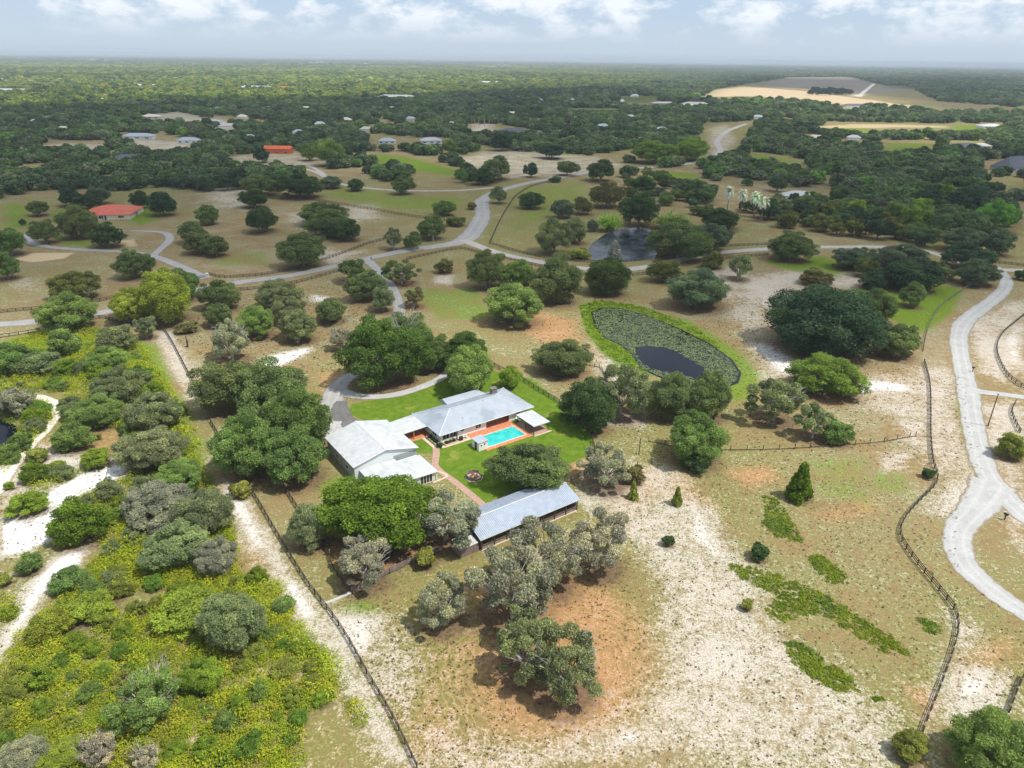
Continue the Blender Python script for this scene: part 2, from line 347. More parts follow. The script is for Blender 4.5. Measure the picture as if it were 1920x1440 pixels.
# scrub floor
SCRUB = P(0,640, 90,612, 200,610, 270,640, 310,700, 345,760, 375,830, 372,880, 400,910, 430,1000, 455,1050, 500,1085, 545,1170, 600,1240, 680,1360, 720,1440, 0,1440)
paint('olive', SCRUB, .8, 3)
wobble = 0.5*np.sin(PX*.021+1.3)+.5*np.sin(PY*.017+PX*.008)+.4*np.sin(PX*.051-PY*.043)
PXg = at(900,1300); near = np.clip(1-np.hypot(PX-PXg[0]-10, PY-PXg[1])/60, 0, 1); FIELDS['orange'] = np.maximum(FIELDS['orange'], (near*.5).astype(np.float32))
FIELDS['olive'] = np.maximum(FIELDS['olive'], np.clip(.50+.24*wobble, 0, 1)).astype(np.float32)
far = np.clip((PY-1000)/900, 0, 1); FIELDS['wood'] = far.astype(np.float32)
for pl in (P(1300,190, 1340,168, 1400,158, 1480,145, 1590,144, 1650,158, 1760,190, 1800,216, 1640,205, 1500,192), P(1640,165, 1920,175, 1920,215, 1740,205)):
    paint('wood', pl, .0, 60, 'set')

# ponds: real hollows in the ground
LILY = P(1110,585, 1130,577, 1165,578, 1215,592, 1270,615, 1330,645, 1368,672, 1386,697, 1380,716, 1345,728, 1290,722, 1240,706, 1205,690, 1185,662, 1165,645, 1135,632, 1118,612)
DARKP = P(1103,472, 1112,456, 1136,439, 1165,429, 1200,426, 1225,433, 1232,462, 1226,484, 1195,488, 1150,490, 1115,488)
LEFTP = P(-60,775, 10,790, 32,803, 36,818, 22,838, -60,870)
PZ = np.zeros(NG)
for pl in (LILY, DARKP, LEFTP):
    d = sdist(pl, PX, PY); PZ = np.where(d < 1.5, -0.75*np.clip((1.5-d)/2.5, 0, 1), PZ)
PXC, PYC = PX.copy(), PY.copy()
nx, ny = len(gx), len(gy)
idx = np.arange(NG).reshape(ny, nx); Q = np.stack([idx[:-1,:-1].ravel(), idx[:-1,1:].ravel(), idx[1:,1:].ravel(), idx[1:,:-1].ravel()], 1)
LITTER = []      # filled by the trees: (x, y, r)

# ground material
m, t, o = new_mat('pasture_and_sand'); v = objvec(t)
def attr(t, n): a = t.nodes.new('ShaderNodeAttribute'); a.attribute_name = n; return a.outputs['Fac']
nA = noise(t, 3.2, 3, .6, v); nB = noise(t, .55, 5, .6, v); nC = noise(t, .07, 6, .6, v); nD = noise(t, 1.4, 4, .65, v)
nE = noise(t, .012, 6, .6, v)
def blend(fld, ns, amp, sharp):
    s = None
    for n, w in ns:
        q = mathn(t, 'MULTIPLY', mathn(t, 'SUBTRACT', n, .5), w*amp); s = q if s is None else mathn(t, 'ADD', s, q)
    s = mathn(t, 'ADD', s, mathn(t, 'SUBTRACT', fld, .5))
    return mathn(t, 'ADD', mathn(t, 'MULTIPLY', s, sharp), .5, clamp=True)
tan = mixc(t, ramp(t, nB, [(.3, (0,0,0)), (.7, (1,1,1))]), (.285,.195,.082), (.37,.275,.125))
tan = mixc(t, ramp(t, nA, [(.42, (0,0,0)), (.62, (1,1,1))]), tan, (.165,.13,.07))
tan = mixc(t, ramp(t, nC, [(.45, (0,0,0)), (.66, (1,1,1))]), tan, mixc(t, nD, (.22,.175,.105), (.38,.31,.21)))
oliv = mixc(t, ramp(t, nD, [(.35, (0,0,0)), (.65, (1,1,1))]), (.16,.16,.042), (.245,.23,.072))
c = mixc(t, blend(attr(t, 'olive'), [(nC, 1.0), (nB, .9), (nD, .5)], 1.8, 2.2), tan, oliv)
org = mixc(t, ramp(t, nA, [(.35, (0,0,0)), (.65, (1,1,1))]), (.36,.17,.065), (.50,.30,.15))
c = mixc(t, mathn(t, 'MULTIPLY', blend(attr(t, 'orange'), [(nB, 1.0), (nD, 1.0), (nC, .8)], 1.4, 1.7), .92), c, org)
vd = t.nodes.new('ShaderNodeVectorMath'); vd.operation = 'DISTANCE'; t.links.new(v, vd.inputs[0]); cc_ = at(1035, 1255); vd.inputs[1].default_value = (cc_[0], cc_[1], 0)
rr0 = mathn(t, 'ADD', vd.outputs['Value'], mathn(t, 'MULTIPLY', nC, 11.0)); wv = mathn(t, 'SINE', mathn(t, 'MULTIPLY', rr0, 4.4))
rut = mathn(t, 'MULTIPLY', ramp(t, wv, [(.55, (0,0,0)), (.95, (1,1,1))]), ramp(t, mathn(t, 'DIVIDE', vd.outputs['Value'], 30.0), [(.22, (0,0,0)), (.32, (1,1,1)), (.62, (1,1,1)), (.78, (0,0,0))]))
c = mixc(t, mathn(t, 'MULTIPLY', rut, mathn(t, 'MULTIPLY', nB, .75)), c, (.52,.34,.19))
grn = mixc(t, ramp(t, nD, [(.35, (0,0,0)), (.65, (1,1,1))]), (.10,.17,.012), (.19,.27,.03))
c = mixc(t, blend(attr(t, 'green'), [(nB, 1.0), (nD, .8), (nC, .7)], 1.6, 2.4), c, grn)
lwn = mixc(t, ramp(t, nB, [(.3, (0,0,0)), (.7, (1,1,1))]), (.085,.155,.012), (.15,.23,.028))
lwn = mixc(t, ramp(t, noise(t, .16, 5, .6, v), [(.58, (0,0,0)), (.74, (1,1,1))]), lwn, (.27,.27,.06))
c = mixc(t, blend(attr(t, 'lawn'), [(nB, .5), (nD, .4)], .8, 5.0), c, lwn)
snd = mixc(t, ramp(t, nA, [(.30, (0,0,0)), (.66, (1,1,1))]), (.43,.37,.29), (.60,.555,.49))
snd = mixc(t, ramp(t, attr(t, 'sand'), [(.72, (0,0,0)), (.95, (1,1,1))]), snd, mixc(t, ramp(t, nD, [(.30, (0,0,0)), (.55, (1,1,1))]), (.52,.49,.44), (.78,.77,.75)))
sandf = blend(attr(t, 'sand'), [(nA, 1.35), (nD, 1.2), (nB, 1.2), (nC, 1.0)], 1.3, 1.55)
thin = mathn(t, 'MULTIPLY', blend(mathn(t, 'MULTIPLY', nC, .62), [(nA, 1.3), (nD, 1.2), (nB, .8)], 1.2, 2.4), .24)
c = mixc(t, mathn(t, 'MULTIPLY', thin, mathn(t, 'SUBTRACT', mathn(t, 'SUBTRACT', 1, mathn(t, 'ADD', attr(t, 'lawn'), mathn(t, 'MULTIPLY', attr(t, 'orange'), .6)), clamp=True), attr(t, 'green'), clamp=True)), c, snd)
c = mixc(t, mathn(t, 'MULTIPLY', sandf, mathn(t, 'SUBTRACT', 1, mathn(t, 'ADD', attr(t, 'lawn'), mathn(t, 'ADD', mathn(t, 'MULTIPLY', attr(t, 'green'), .7), mathn(t, 'MULTIPLY', attr(t, 'orange'), .2))), clamp=True)), c, snd)
gold = mixc(t, nD, (.46,.34,.19), (.62,.50,.33))
c = mixc(t, blend(attr(t, 'gold'), [(nE, .8), (nB, .5)], 1.2, 3.0), c, gold)
c = mixc(t, mathn(t, 'MULTIPLY', blend(attr(t, 'soil'), [(nE, .6), (nB, .5)], 1.0, 3.0), .9), c, mixc(t, nE, (.18,.15,.13), (.28,.24,.20)))
lit = mixc(t, ramp(t, nD, [(.35, (0,0,0)), (.65, (1,1,1))]), (.10,.065,.04), (.19,.13,.085))
c = mixc(t, mathn(t, 'MULTIPLY', blend(attr(t, 'litter'), [(nB, .9), (nA, .7)], 1.2, 2.5), .85), c, lit)
wd = mixc(t, ramp(t, nE, [(.38, (0,0,0)), (.62, (1,1,1))]), (.075,.10,.028), (.13,.15,.05))
c = mixc(t, attr(t, 'wood'), c, wd)
p = t.nodes.new('ShaderNodeBsdfDiffuse'); t.links.new(c, p.inputs[0])
b = t.nodes.new('ShaderNodeBump'); b.inputs['Distance'].default_value = .35; b.inputs['Strength'].default_value = .5
t.links.new(mathn(t, 'ADD', mathn(t, 'MULTIPLY', nA, .35), nD), b.inputs['Height']); t.links.new(b.outputs[0], p.inputs['Normal'])
t.links.new(p.outputs[0], o.inputs[0]); M['ground'] = m
def finish_ground():
    lf = np.zeros(NG, np.float32)
    for (x, y, r) in LITTER:
        k = np.where((abs(PX-x) < r*1.6) & (abs(PY-y) < r*1.6))[0]
        d = np.hypot(PX[k]-x, PY[k]-y)/r; lf[k] = np.maximum(lf[k], np.clip(1.35-d, 0, 1)*.95)
    lf *= 1-np.clip(FIELDS['lawn'], 0, 1)*.75
    FIELDS['litter'] = lf
    me = np_mesh('ground', np.c_[PX, PY, PZ], Q, M['ground'])
    for k, f in FIELDS.items():
        a = me.attributes.new(k, 'FLOAT', 'POINT'); a.data.foreach_set('value', np.ascontiguousarray(f, np.float32))
    for pl in me.polygons[:1]: pass
    g = link('ground', me); g['kind'] = 'structure'
    me.polygons.foreach_set('use_smooth', np.ones(len(Q), bool))
    return g

# ------------------------------------------------------------------ roads and tracks
def catmull(p, n=8, closed=False):
    out = []; L = len(p)
    for i in range(L-1):
        a = p[max(i-1, 0)]; b = p[i]; c_ = p[i+1]; d = p[min(i+2, L-1)]
        for k in range(n):
            u = k/n
            out.append(tuple(.5*((2*b[j])+(-a[j]+c_[j])*u+(2*a[j]-5*b[j]+4*c_[j]-d[j])*u*u+(-a[j]+3*b[j]-3*c_[j]+d[j])*u**3) for j in range(len(b))))
    out.append(tuple(p[-1])); return out
def road_mat(name, c1, c2, edge, verge):
    m, t, o = new_mat(name); v = objvec(t); n1 = noise(t, .25, 6, .6, v); n2 = noise(t, 1.8, 5, .65, v)
    c = mixc(t, ramp(t, n1, [(.35, (0,0,0)), (.65, (1,1,1))]), c1, c2)
    c = mixc(t, ramp(t, n2, [(.5, (0,0,0)), (.75, (1,1,1))]), c, tuple(x*.82 for x in c1))
    a = t.nodes.new('ShaderNodeAttribute'); a.attribute_name = 'across'; q = a.outputs['Fac']
    tr = ramp(t, q, [(0, (0,0,0)), (.22, (0,0,0)), (.33, (1,1,1)), (.42, (0,0,0)), (.6, (0,0,0)), (.68, (1,1,1)), (.78, (0,0,0)), (1, (0,0,0))])
    c = mixc(t, mathn(t, 'MULTIPLY', tr, .35), c, tuple(min(x*1.22, .8) for x in c2))
    e = mathn(t, 'ABSOLUTE', mathn(t, 'SUBTRACT', q, .5)); e = mathn(t, 'ADD', e, mathn(t, 'MULTIPLY', mathn(t, 'SUBTRACT', n2, .5), edge))
    c = mixc(t, ramp(t, e, [(.40, (0,0,0)), (.47, (1,1,1))]), c, mixc(t, n2, tuple(x*.7 for x in verge), verge))
    p = t.nodes.new('ShaderNodeBsdfPrincipled'); p.inputs['Roughness'].default_value = .85; p.inputs['Specular IOR Level'].default_value = .25; t.links.new(c, p.inputs[0]); t.links.new(p.outputs[0], o.inputs[0]); return m
M['asphalt'] = road_mat('pale_worn_asphalt', (.38,.38,.37), (.47,.47,.455), .10, (.30,.25,.17))
M['asphalt_blue'] = road_mat('grey_worn_asphalt', (.31,.30,.29), (.40,.39,.37), .10, (.26,.22,.15))
M['sandtrack'] = road_mat('white_sand_track', (.62,.56,.47), (.74,.70,.63), .5, (.42,.34,.22))
M['dark_asphalt'] = road_mat('dark_asphalt_apron', (.13,.125,.12), (.17,.165,.16), .06, (.16,.14,.12))
M['farroad'] = road_mat('pale_far_road', (.40,.37,.33), (.48,.45,.41), .3, (.34,.28,.2))
ZR = [0.03]
def road(name, pxp, mat, wid):
    """pxp: centre line; wid: metres, one value or one per point"""
    if isinstance(wid, (int, float)): wid = [wid]*len(pxp)
    p = [(*at(*q), w) for q, w in zip(pxp, wid)]; s = catmull(p, 8)
    V = []; A = []; K = 6; z = ZR[0]; ZR[0] += .006
    for i, q in enumerate(s):
        a = Vector(s[max(i-1, 0)][:2]); b_ = Vector(s[min(i+1, len(s)-1)][:2]); d = (b_-a).normalized(); n_ = Vector((-d.y, d.x))
        jit = 1+.05*math.sin(i*1.7)+.04*math.sin(i*.63)
        for k in range(K+1):
            u = k/K; pt = Vector(q[:2])+n_*(u-.5)*q[2]*jit; V.append((pt.x, pt.y, z-(.02 if k in (0, K) else 0))); A.append(u)
    n = len(s); Fq = np.array([(i*(K+1)+k, i*(K+1)+k+1, (i+1)*(K+1)+k+1, (i+1)*(K+1)+k) for i in range(n-1) for k in range(K)])
    me = np_mesh(name, np.array(V), Fq[:, ::-1], mat); a = me.attributes.new('across', 'FLOAT', 'POINT'); a.data.foreach_set('value', np.array(A, np.float32))
    o = link(name, me); o['kind'] = 'structure'; return o
def q2(*a): return [(a[i], a[i+1]) for i in range(0, len(a), 2)]
road('road', q2(-60,615, 0,608, 100,600, 165,590, 230,578, 300,562, 380,542, 450,529, 540,517, 600,505, 650,493, 690,484, 720,478, 770,468, 830,460, 870,450, 892,428, 905,402, 903,378, 925,362, 958,351, 1000,341, 1060,331, 1110,322, 1170,316), M['asphalt_blue'], [7,7,7,7,7,7,7,7,6.5,6.5,6,6,7,8,9,12,12,11,11,9,8,8,8,8])
road('road', q2(1170,316, 1240,312, 1310,303, 1350,285, 1345,265, 1365,245, 1400,232), M['farroad'], 9)
road('road', q2(868,450, 915,468, 960,481, 1030,494, 1100,504, 1160,506, 1220,499, 1280,486, 1340,475, 1420,468, 1500,464, 1580,463, 1660,463, 1720,468, 1770,480, 1830,500, 1880,506, 1960,508), M['farroad'], 6.5)
road('road', q2(1868,500, 1886,520, 1884,540, 1865,560, 1835,582, 1808,605, 1798,630, 1800,660, 1808,700, 1816,740, 1822,780, 1832,830, 1850,885, 1880,925, 1925,968, 1990,1010), M['asphalt'], [4,5,6,6.2,6.6,7,6.4,6,6,6.5,6,6,6,6.5,6.5,6.5])
road('road', q2(1862,905, 1850,930, 1825,960, 1800,990, 1796,1025, 1812,1062, 1850,1098, 1895,1132, 1960,1170), M['asphalt'], [10,9,7,6,5.8,5.8,5.6,5.4,5.4])
road('driveway', q2(1815,730, 1850,736, 1885,740, 1940,748), M['asphalt'], [6,4,3.5,3.5])
road('driveway', q2(684,486, 700,498, 722,522, 740,548, 748,575, 748,605, 735,640, 712,672, 680,694, 655,706, 636,722, 624,745, 622,775, 630,800), M['asphalt_blue'], [7,5,4.6,4.6,4.8,4.8,4.8,4.8,4.8,5,6,7,6,5])
road('driveway', q2(640,735, 668,742, 710,744, 755,737, 800,722, 828,708, 850,690, 860,665), M['asphalt'], [5,4,3.4,3.4,3.4,3.4,3.4,3.4])
road('driveway', q2(640,752, 636,765, 640,782, 660,800), M['dark_asphalt'], [3,5,6,5])
road('driveway', q2(625,790, 618,805, 640,812, 668,800), M['concrete'] if False else M['asphalt'], [6,7,6,4])
road('driveway', q2(80,434, 56,438, 48,446, 66,458, 110,465, 165,469, 230,472, 280,478, 330,496, 388,522), M['asphalt_blue'], [4,4,4.5,5,4.5,5,4,4.5,5,5.5])
road('driveway', q2(286,480, 302,466, 318,450, 312,438, 285,434, 245,433), M['asphalt_blue'], [4,4.5,5,4.5,3.5,2])
road('sand_track', q2(-20,930, 20,872, 52,835, 82,805, 102,778, 104,762, 88,750, 60,744, 30,748), M['sandtrack'], [5,5,4.6,4.2,3.8,3.6,3.4,3,2])
road('road', q2(560,315, 590,322, 640,345, 700,354, 780,358, 860,357, 925,352), M['farroad'], 5)
road('road', q2(1611,181, 1618,174, 1629,165, 1639,157), M['sandtrack'], 16)
road('path', q2(575,308, 590,316, 610,328), M['farroad'], 4)
road('path', q2(820,815, 818,840, 818,868, 830,880, 862,905, 905,945, 915,955), M['brickpath'] if False else M['asphalt'], 1.0)
bpy.data.objects.remove(bpy.data.objects['path.001'])

# water
m, t, o = new_mat('dark_pond_water'); v = objvec(t)
p = t.nodes.new('ShaderNodeBsdfPrincipled'); p.inputs['Specular IOR Level'].default_value = .2; p.inputs['Base Color'].default_value = (.004,.006,.013,1); p.inputs['Roughness'].default_value = .08; p.inputs['IOR'].default_value = 1.33
b = t.nodes.new('ShaderNodeBump'); b.inputs['Distance'].default_value = .04; b.inputs['Strength'].default_value = .35; t.links.new(noise(t, 2.0, 4, .6, v), b.inputs['Height']); t.links.new(b.outputs[0], p.inputs['Normal'])
t.links.new(p.outputs[0], o.inputs[0]); M['water'] = m
m, t, o = new_mat('silver_pond_water'); v = objvec(t)
p = t.nodes.new('ShaderNodeBsdfPrincipled'); t.links.new(mixc(t, ramp(t, noise(t, .12, 6, .6, v), [(.38, (0,0,0)), (.62, (1,1,1))]), (.006,.008,.014), (.06,.07,.09)), p.inputs[0]); p.inputs['Roughness'].default_value = .18; p.inputs['IOR'].default_value = 1.33; p.inputs['Specular IOR Level'].default_value = .25
t.links.new(p.outputs[0], o.inputs[0]); M['water2'] = m
def grow(poly, d):
    cx = sum(p[0] for p in poly)/len(poly); cy = sum(p[1] for p in poly)/len(poly)
    return [(x+(x-cx)/max(math.hypot(x-cx, y-cy), 1e-6)*d, y+(y-cy)/max(math.hypot(x-cx, y-cy), 1e-6)*d) for x, y in poly]
def water(poly, z, mat, name):
    o = MB().add([(x, y, z) for x, y in poly], [tuple(range(len(poly)))]).build(name, mat); o['kind'] = 'structure'
    if o.data.polygons[0].normal.z < 0: o.data.flip_normals()
    return o
water(grow(LILY, .9), -.22, M['water'], 'pond_water'); water(grow(DARKP, 1.0), -.22, M['water2'], 'pond_water'); water(grow(LEFTP, .8), -.22, M['water'], 'pond_water')
# lily pads: nobody could count them
HOLE = P(1188,650, 1215,647, 1262,654, 1300,677, 1345,702, 1340,713, 1290,706, 1240,696, 1205,684)
xs = [q[0] for q in LILY]; ys = [q[1] for q in LILY]
c_ = RNG.uniform((min(xs), min(ys)), (max(xs), max(ys)), (42000, 2))
dl = sdist(LILY, c_[:,0], c_[:,1]); dh = sdist(HOLE, c_[:,0], c_[:,1])
nz = np.sin(c_[:,0]*.9+np.sin(c_[:,1]*1.1)*1.5)*np.sin(c_[:,1]*.8+1.7*np.sin(c_[:,0]*.45))
k = (dl < -.1) & (dh+nz*.8 > RNG.uniform(-.5, .9, len(c_))) & (nz+RNG.uniform(-1, 1, len(c_)) > -.55)
c_ = c_[k][:17500]; n = len(c_); r = RNG.uniform(.10, .27, n); ang = RNG.uniform(0, 6.3, n)
th = np.linspace(0.25, 2*math.pi-.25, 7); tilt = RNG.normal(0, .25, (n, 2))
cx = np.cos(th[None]+ang[:,None])*r[:,None]; cy = np.sin(th[None]+ang[:,None])*r[:,None]
V = np.stack([c_[:,0:1]+cx, c_[:,1:2]+cy, -.205+.0+np.maximum(0, cx*tilt[:,0:1]+cy*tilt[:,1:2])+RNG.uniform(0, .05, (n,1))], 2)
V = np.concatenate([np.stack([c_[:,0], c_[:,1], np.full(n, -.20)], 1)[:,None], V], 1).reshape(-1, 3)
b0 = np.arange(n)[:,None]*8; Fq = b0+np.arange(8)[None]
g0 = RNG.uniform(.75, 1.3, (n,1)); colr = np.where(RNG.random((n,1)) < .15, np.array([[.36,.39,.18]]), np.array([[.19,.25,.125]]))*g0
o = link('lily_pads', np_mesh('lily_pads', V, Fq, M['leaf_face'], colr)); tag(o, 'dense mat of green lily pads floating on the dark teardrop pond', 'lily pads', kind='stuff')
# ------------------------------------------------------------------ buildings
ANG = math.radians(35.5)
HO = at(823.3, 817.5, 2.7); GO = at(661.6, 876.6, 4.0); BO = at(900.7, 1013.6, 2.9)
def loc2w(o, u, v): c, s = math.cos(ANG), math.sin(ANG); return (o[0]+u*c-v*s, o[1]+u*s+v*c)
def window(parent, x0, x1, z0, z1, y, panes=1, glass='glass', axis='x', face=-1, frame='trim'):
    """frame standing proud of a wall at y (or x), with glass panes recessed in it"""
    e = .09; f = MB(); d = .05*face
    def bx(m, a0, a1, b0, b1, t0, t1):
        lo, hi = min(t0, t1), max(t0, t1)
        m.box(a0, lo, b0, a1, hi, b1) if axis == 'x' else m.box(lo, a0, b0, hi, a1, b1)
    bx(f, x0-e, x1+e, z0-e, z0, y, y+d*1.6); bx(f, x0-e, x1+e, z1, z1+e, y, y+d*1.4)
    bx(f, x0-e, x0, z0, z1, y, y+d*1.2); bx(f, x1, x1+e, z0, z1, y, y+d*1.2)
    w = (x1-x0)/panes
    for i in range(1, panes): bx(f, x0+i*w-.05, x0+i*w+.05, z0, z1, y, y+d*1.1)
    fr = f.build('window', M[frame], parent)
    for i in range(panes):
        g = MB(); bx(g, x0+i*w+(.05 if i else 0), x0+(i+1)*w-(.05 if i < panes-1 else 0), z0, z1, y+.002*face, y+.02*face); g.build('pane', M[glass], fr)
    return fr
def seams(parent, quads, mat, step=.6, h=.04, w=.05):
    """standing seams running from eave to ridge; quads = (eaveA, eaveB, ridgeB, ridgeA)"""
    m = MB()
    for a, b, c_, d in quads:
        a, b, c_, d = map(Vector, (a, b, c_, d)); L = (b-a).length; n = max(int(L/step), 1)
        e = (b-a)/L
        for i in range(1, n):
            p = a+e*(i*L/n)
            # run uphill, perpendicular to the eave, until the hip or ridge
            up = (c_-b)+(d-a); up = up-e*up.dot(e); up.normalize()
            best = None
            for s0, s1 in ((a, d), (d, c_), (c_, b)):
                r = s1-s0
                if r.length < 1e-4: continue
                # solve p+up*t = s0+r*q in plane (e, up)
                A = Matrix(((up.dot(up), -r.dot(up)), (up.dot(e), -r.dot(e)))); rhs = Vector(((s0-p).dot(up), (s0-p).dot(e)))
                if abs(A.determinant()) < 1e-9: continue
                t_, q_ = A.inverted() @ rhs
                if t_ > .05 and -.001 <= q_ <= 1.001: best = t_ if best is None else min(best, t_)
            if best: m.beam(p+Vector((0,0,h*.35)), p+up*best+Vector((0,0,h*.35)), w, h)
    o = m.build('roof_seam', mat, parent); o['kind'] = 'stuff'; return o

# main house --------------------------------------------------------
H = empty('ranch_house', (*HO, 0), ANG)
tag(H, 'long white ranch house with a pale grey hipped metal roof beside the turquoise pool', 'house')
wl = MB(); wl.box(.9, .9, 0, 29.1, 13.9, 2.72); wl.box(10.9, 13.9, 0, 22, 17.3, 2.7); wl.build('wall', M['wall_white'], H)
ze, zr = 2.75, 5.25; A = (0,0,ze); B = (30,0,ze); C = (30,14.8,ze); D = (0,14.8,ze); R1 = (7.6,7.4,zr); R2 = (22.6,7.4,zr)
rf = MB(); rf.add([A, B, C, D, R1, R2, (0,0,ze-.16), (30,0,ze-.16), (30,14.8,ze-.16), (0,14.8,ze-.16)], [(0,1,5,4), (1,2,5), (2,3,4,5), (3,0,4), (0,6,7,1), (1,7,8,2), (2,8,9,3), (3,9,6,0), (9,8,7,6)])
roof = rf.build('roof', M['roof_grey'], H)
seams(roof, [(A,B,R2,R1), (B,C,R2,R2), (C,D,R1,R2), (D,A,R1,R1)], M['roof_grey'], .62, .05, .05)
m_ = MB(); up = Vector((0,0,.05))
for a, b in ((A,R1), (B,R2), (C,R2), (D,R1), (R1,R2)): m_.beam(Vector(a)+up, Vector(b)+up, .28, .06)
m_.build('ridge_cap', worn('ridge_cap_metal', (.50,.54,.60), (.56,.61,.66), .5, .4), roof)
# rear wing
w_ = MB(); w_.slab([(10.2,17.9,2.7),(10.2,13.4,3.25),(11.9,15.9,3.95)], .02) if False else None
rear = MB(); e0 = (10.2,18.2,2.7); e1 = (23.0,18.2,2.7); i0 = (10.2,13.2,3.32); i1 = (23.0,13.2,3.32); r0 = (10.2,15.9,3.95); r1 = (20.6,15.9,3.95)
rear.add([e0, e1, i1, i0, r0, r1, (10.2,18.2,2.55), (23,18.2,2.55), (23,13.2,2.55), (10.2,13.2,2.55)], [(1,0,4,5), (3,2,5,4), (2,1,5), (0,3,4), (0,1,7,6), (1,2,8,7), (3,0,6,9), (6,7,8,9)])
rr = rear.build('rear_roof', M['roof_grey'], H); seams(rr, [(e1,e0,r0,r1), (i0,i1,r1,r0)], M['roof_grey'], .62)
ch = MB(); ch.box(23.0, 10.2, 2.8, 24.6, 11.5, 5.7); chm = ch.build('chimney', M['stone'], roof)
for u, v, z in ((10.8,8.6,4.85), (17.8,6.8,5.05), (8.9,3.1,3.8)):
    MB().tube([(u,v,z-.2), (u,v,z+.35)], [.12,.12], 8).build('roof_vent', M['roof_white'], roof)
MB().box(22.85, 10.05, 5.7, 24.75, 11.65, 5.85).build('chimney_cap', M['stone'], roof)
for i in range(5):
    x0 = 14.9+i*1.46; window(H, x0+.08, x0+1.34, .06, 2.35, .9, 2, 'redglass', frame='dark')
window(H, 11.5, 13.1, 1.0, 2.1, .9, 2); window(H, 6.9, 8.0, 1.5, 2.1, .9, 1)
for i in range(2): window(H, 1.6+i*2.1, 3.4+i*2.1, .7, 2.3, .9, 2, frame='trim')
window(H, 24.6, 25.8, 1.0, 2.1, .9, 1)
window(H, 3, 5, .9, 2.1, .9, 2, axis='y'); window(H, 8, 9.6, .9, 2.1, .9, 2, axis='y'); window(H, 4, 6, .9, 2.1, 29.1, 2, axis='y', face=1)
d_ = MB(); d_.box(26.9,.84,.05,27.8,.9,2.1); dd = d_.build('door', M['trim'], H); MB().box(27.65,.79,1.0,27.72,.84,1.1).build('handle', M['black'], dd)
gt = MB(); gt.beam((.0,-.08,2.66), (30,-.08,2.66), .12, .12); gt.build('gutter', M['trim'], H)
po = MB(); po.box(5.0,-.35,0,5.25,-.1,2.6); po.build('post', M['dark'], H)

# garage ------------------------------------------------------------
G = empty('gable_garage', (*GO, 0), ANG)
tag(G, 'large pale garage with a white gable roof joined by a low breezeway to the house', 'garage')
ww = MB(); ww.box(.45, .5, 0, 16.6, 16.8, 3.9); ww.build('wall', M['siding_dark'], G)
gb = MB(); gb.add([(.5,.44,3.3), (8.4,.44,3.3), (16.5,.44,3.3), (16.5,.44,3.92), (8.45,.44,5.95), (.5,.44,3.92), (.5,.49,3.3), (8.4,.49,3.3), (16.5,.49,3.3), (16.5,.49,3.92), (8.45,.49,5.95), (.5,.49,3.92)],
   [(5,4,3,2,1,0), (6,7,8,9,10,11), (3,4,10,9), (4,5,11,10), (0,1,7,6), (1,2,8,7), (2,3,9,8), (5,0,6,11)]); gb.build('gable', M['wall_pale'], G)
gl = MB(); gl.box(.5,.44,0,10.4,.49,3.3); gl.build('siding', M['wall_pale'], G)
r = MB(); r.slab([(0,0,4.0), (8.45,0,6.1), (8.45,17.2,6.1), (0,17.2,4.0)][::1], .14); r.slab([(8.45,0,6.1), (16.95,0,4.0), (16.95,17.2,4.0), (8.45,17.2,6.1)], .14)
rg = r.build('roof', M['roof_white'], G); seams(rg, [((0,17.2,4.0),(0,0,4.0),(8.45,0,6.1),(8.45,17.2,6.1)), ((16.95,0,4.0),(16.95,17.2,4.0),(8.45,17.2,6.1),(8.45,0,6.1))], M['roof_white'], .9, .03, .06)
MB().beam((8.45,0,6.13), (8.45,17.2,6.13), .3, .06).build('ridge_cap', M['wall_pale'], rg)
tr = MB(); tr.beam((0,-.04,3.93), (8.45,-.04,6.02), .1, .22); tr.beam((8.45,-.04,6.02), (16.95,-.04,3.93), .1, .22); tr.build('verge_board', M['trim'], G)
gd = MB(); gd.box(2, 16.8, 0, 7, 16.88, 2.6); gd.box(9, 16.8, 0, 14, 16.88, 2.6); gd.build('garage_door', M['trim'], G)
window(G, 4, 5.4, 1.2, 2.2, .45, 1, axis='y'); window(G, 10, 11.4, 1.2, 2.2, .45, 1, axis='y')
# low wing in front
an = MB(); an.box(8.6, -9.7, 0, 15.9, -.6, 2.45); an.box(2.6,-6.5,0,8.6,.4,2.4); an.build('wing_wall', M['wall_pale'], G)
lr_ = MB(); lr_.slab([(10.6,-10.3,2.66), (16.6,-10.3,2.52), (16.6,-1.1,2.52), (10.6,-1.1,2.66)], .12); lr_.slab([(7.4,-10.3,2.3), (10.6,-10.3,2.66), (10.6,.3,2.66), (7.4,.3,2.9)], .12)
lr_.slab([(1.6,-7.2,2.3), (7.4,-7.2,2.9), (7.4,.38,2.9), (1.6,.38,2.5)], .12)
lw = lr_.build('wing_roof', M['roof_white'], G)
window(G, 12.2, 15.2, .1, 2.1, -9.7, 4, frame='trim'); 
gw = MB(); gw.box(15.94,-8.6,0,16.0,-6.9,2.2); gw.build('door', M['dark'], G)
for x, y in ((16.3,-9.9), (16.3,-1.5), (16.5,.7), (12.0,1.1)): MB().box(x-.09, y-.09, 0, x+.09, y+.09, 2.5 if y < .6 else 3.9).build('post', M['trim'] if y < .6 else M['dark'], G)
# carport recess between garage and wing, its shade put into a dark slab
cp = MB(); cp.box(11.2,-.6,.02,16.2,.4,.08); cp.build('recess_shade_slab', M['dark_asphalt'] if False else M['shingle'], G)
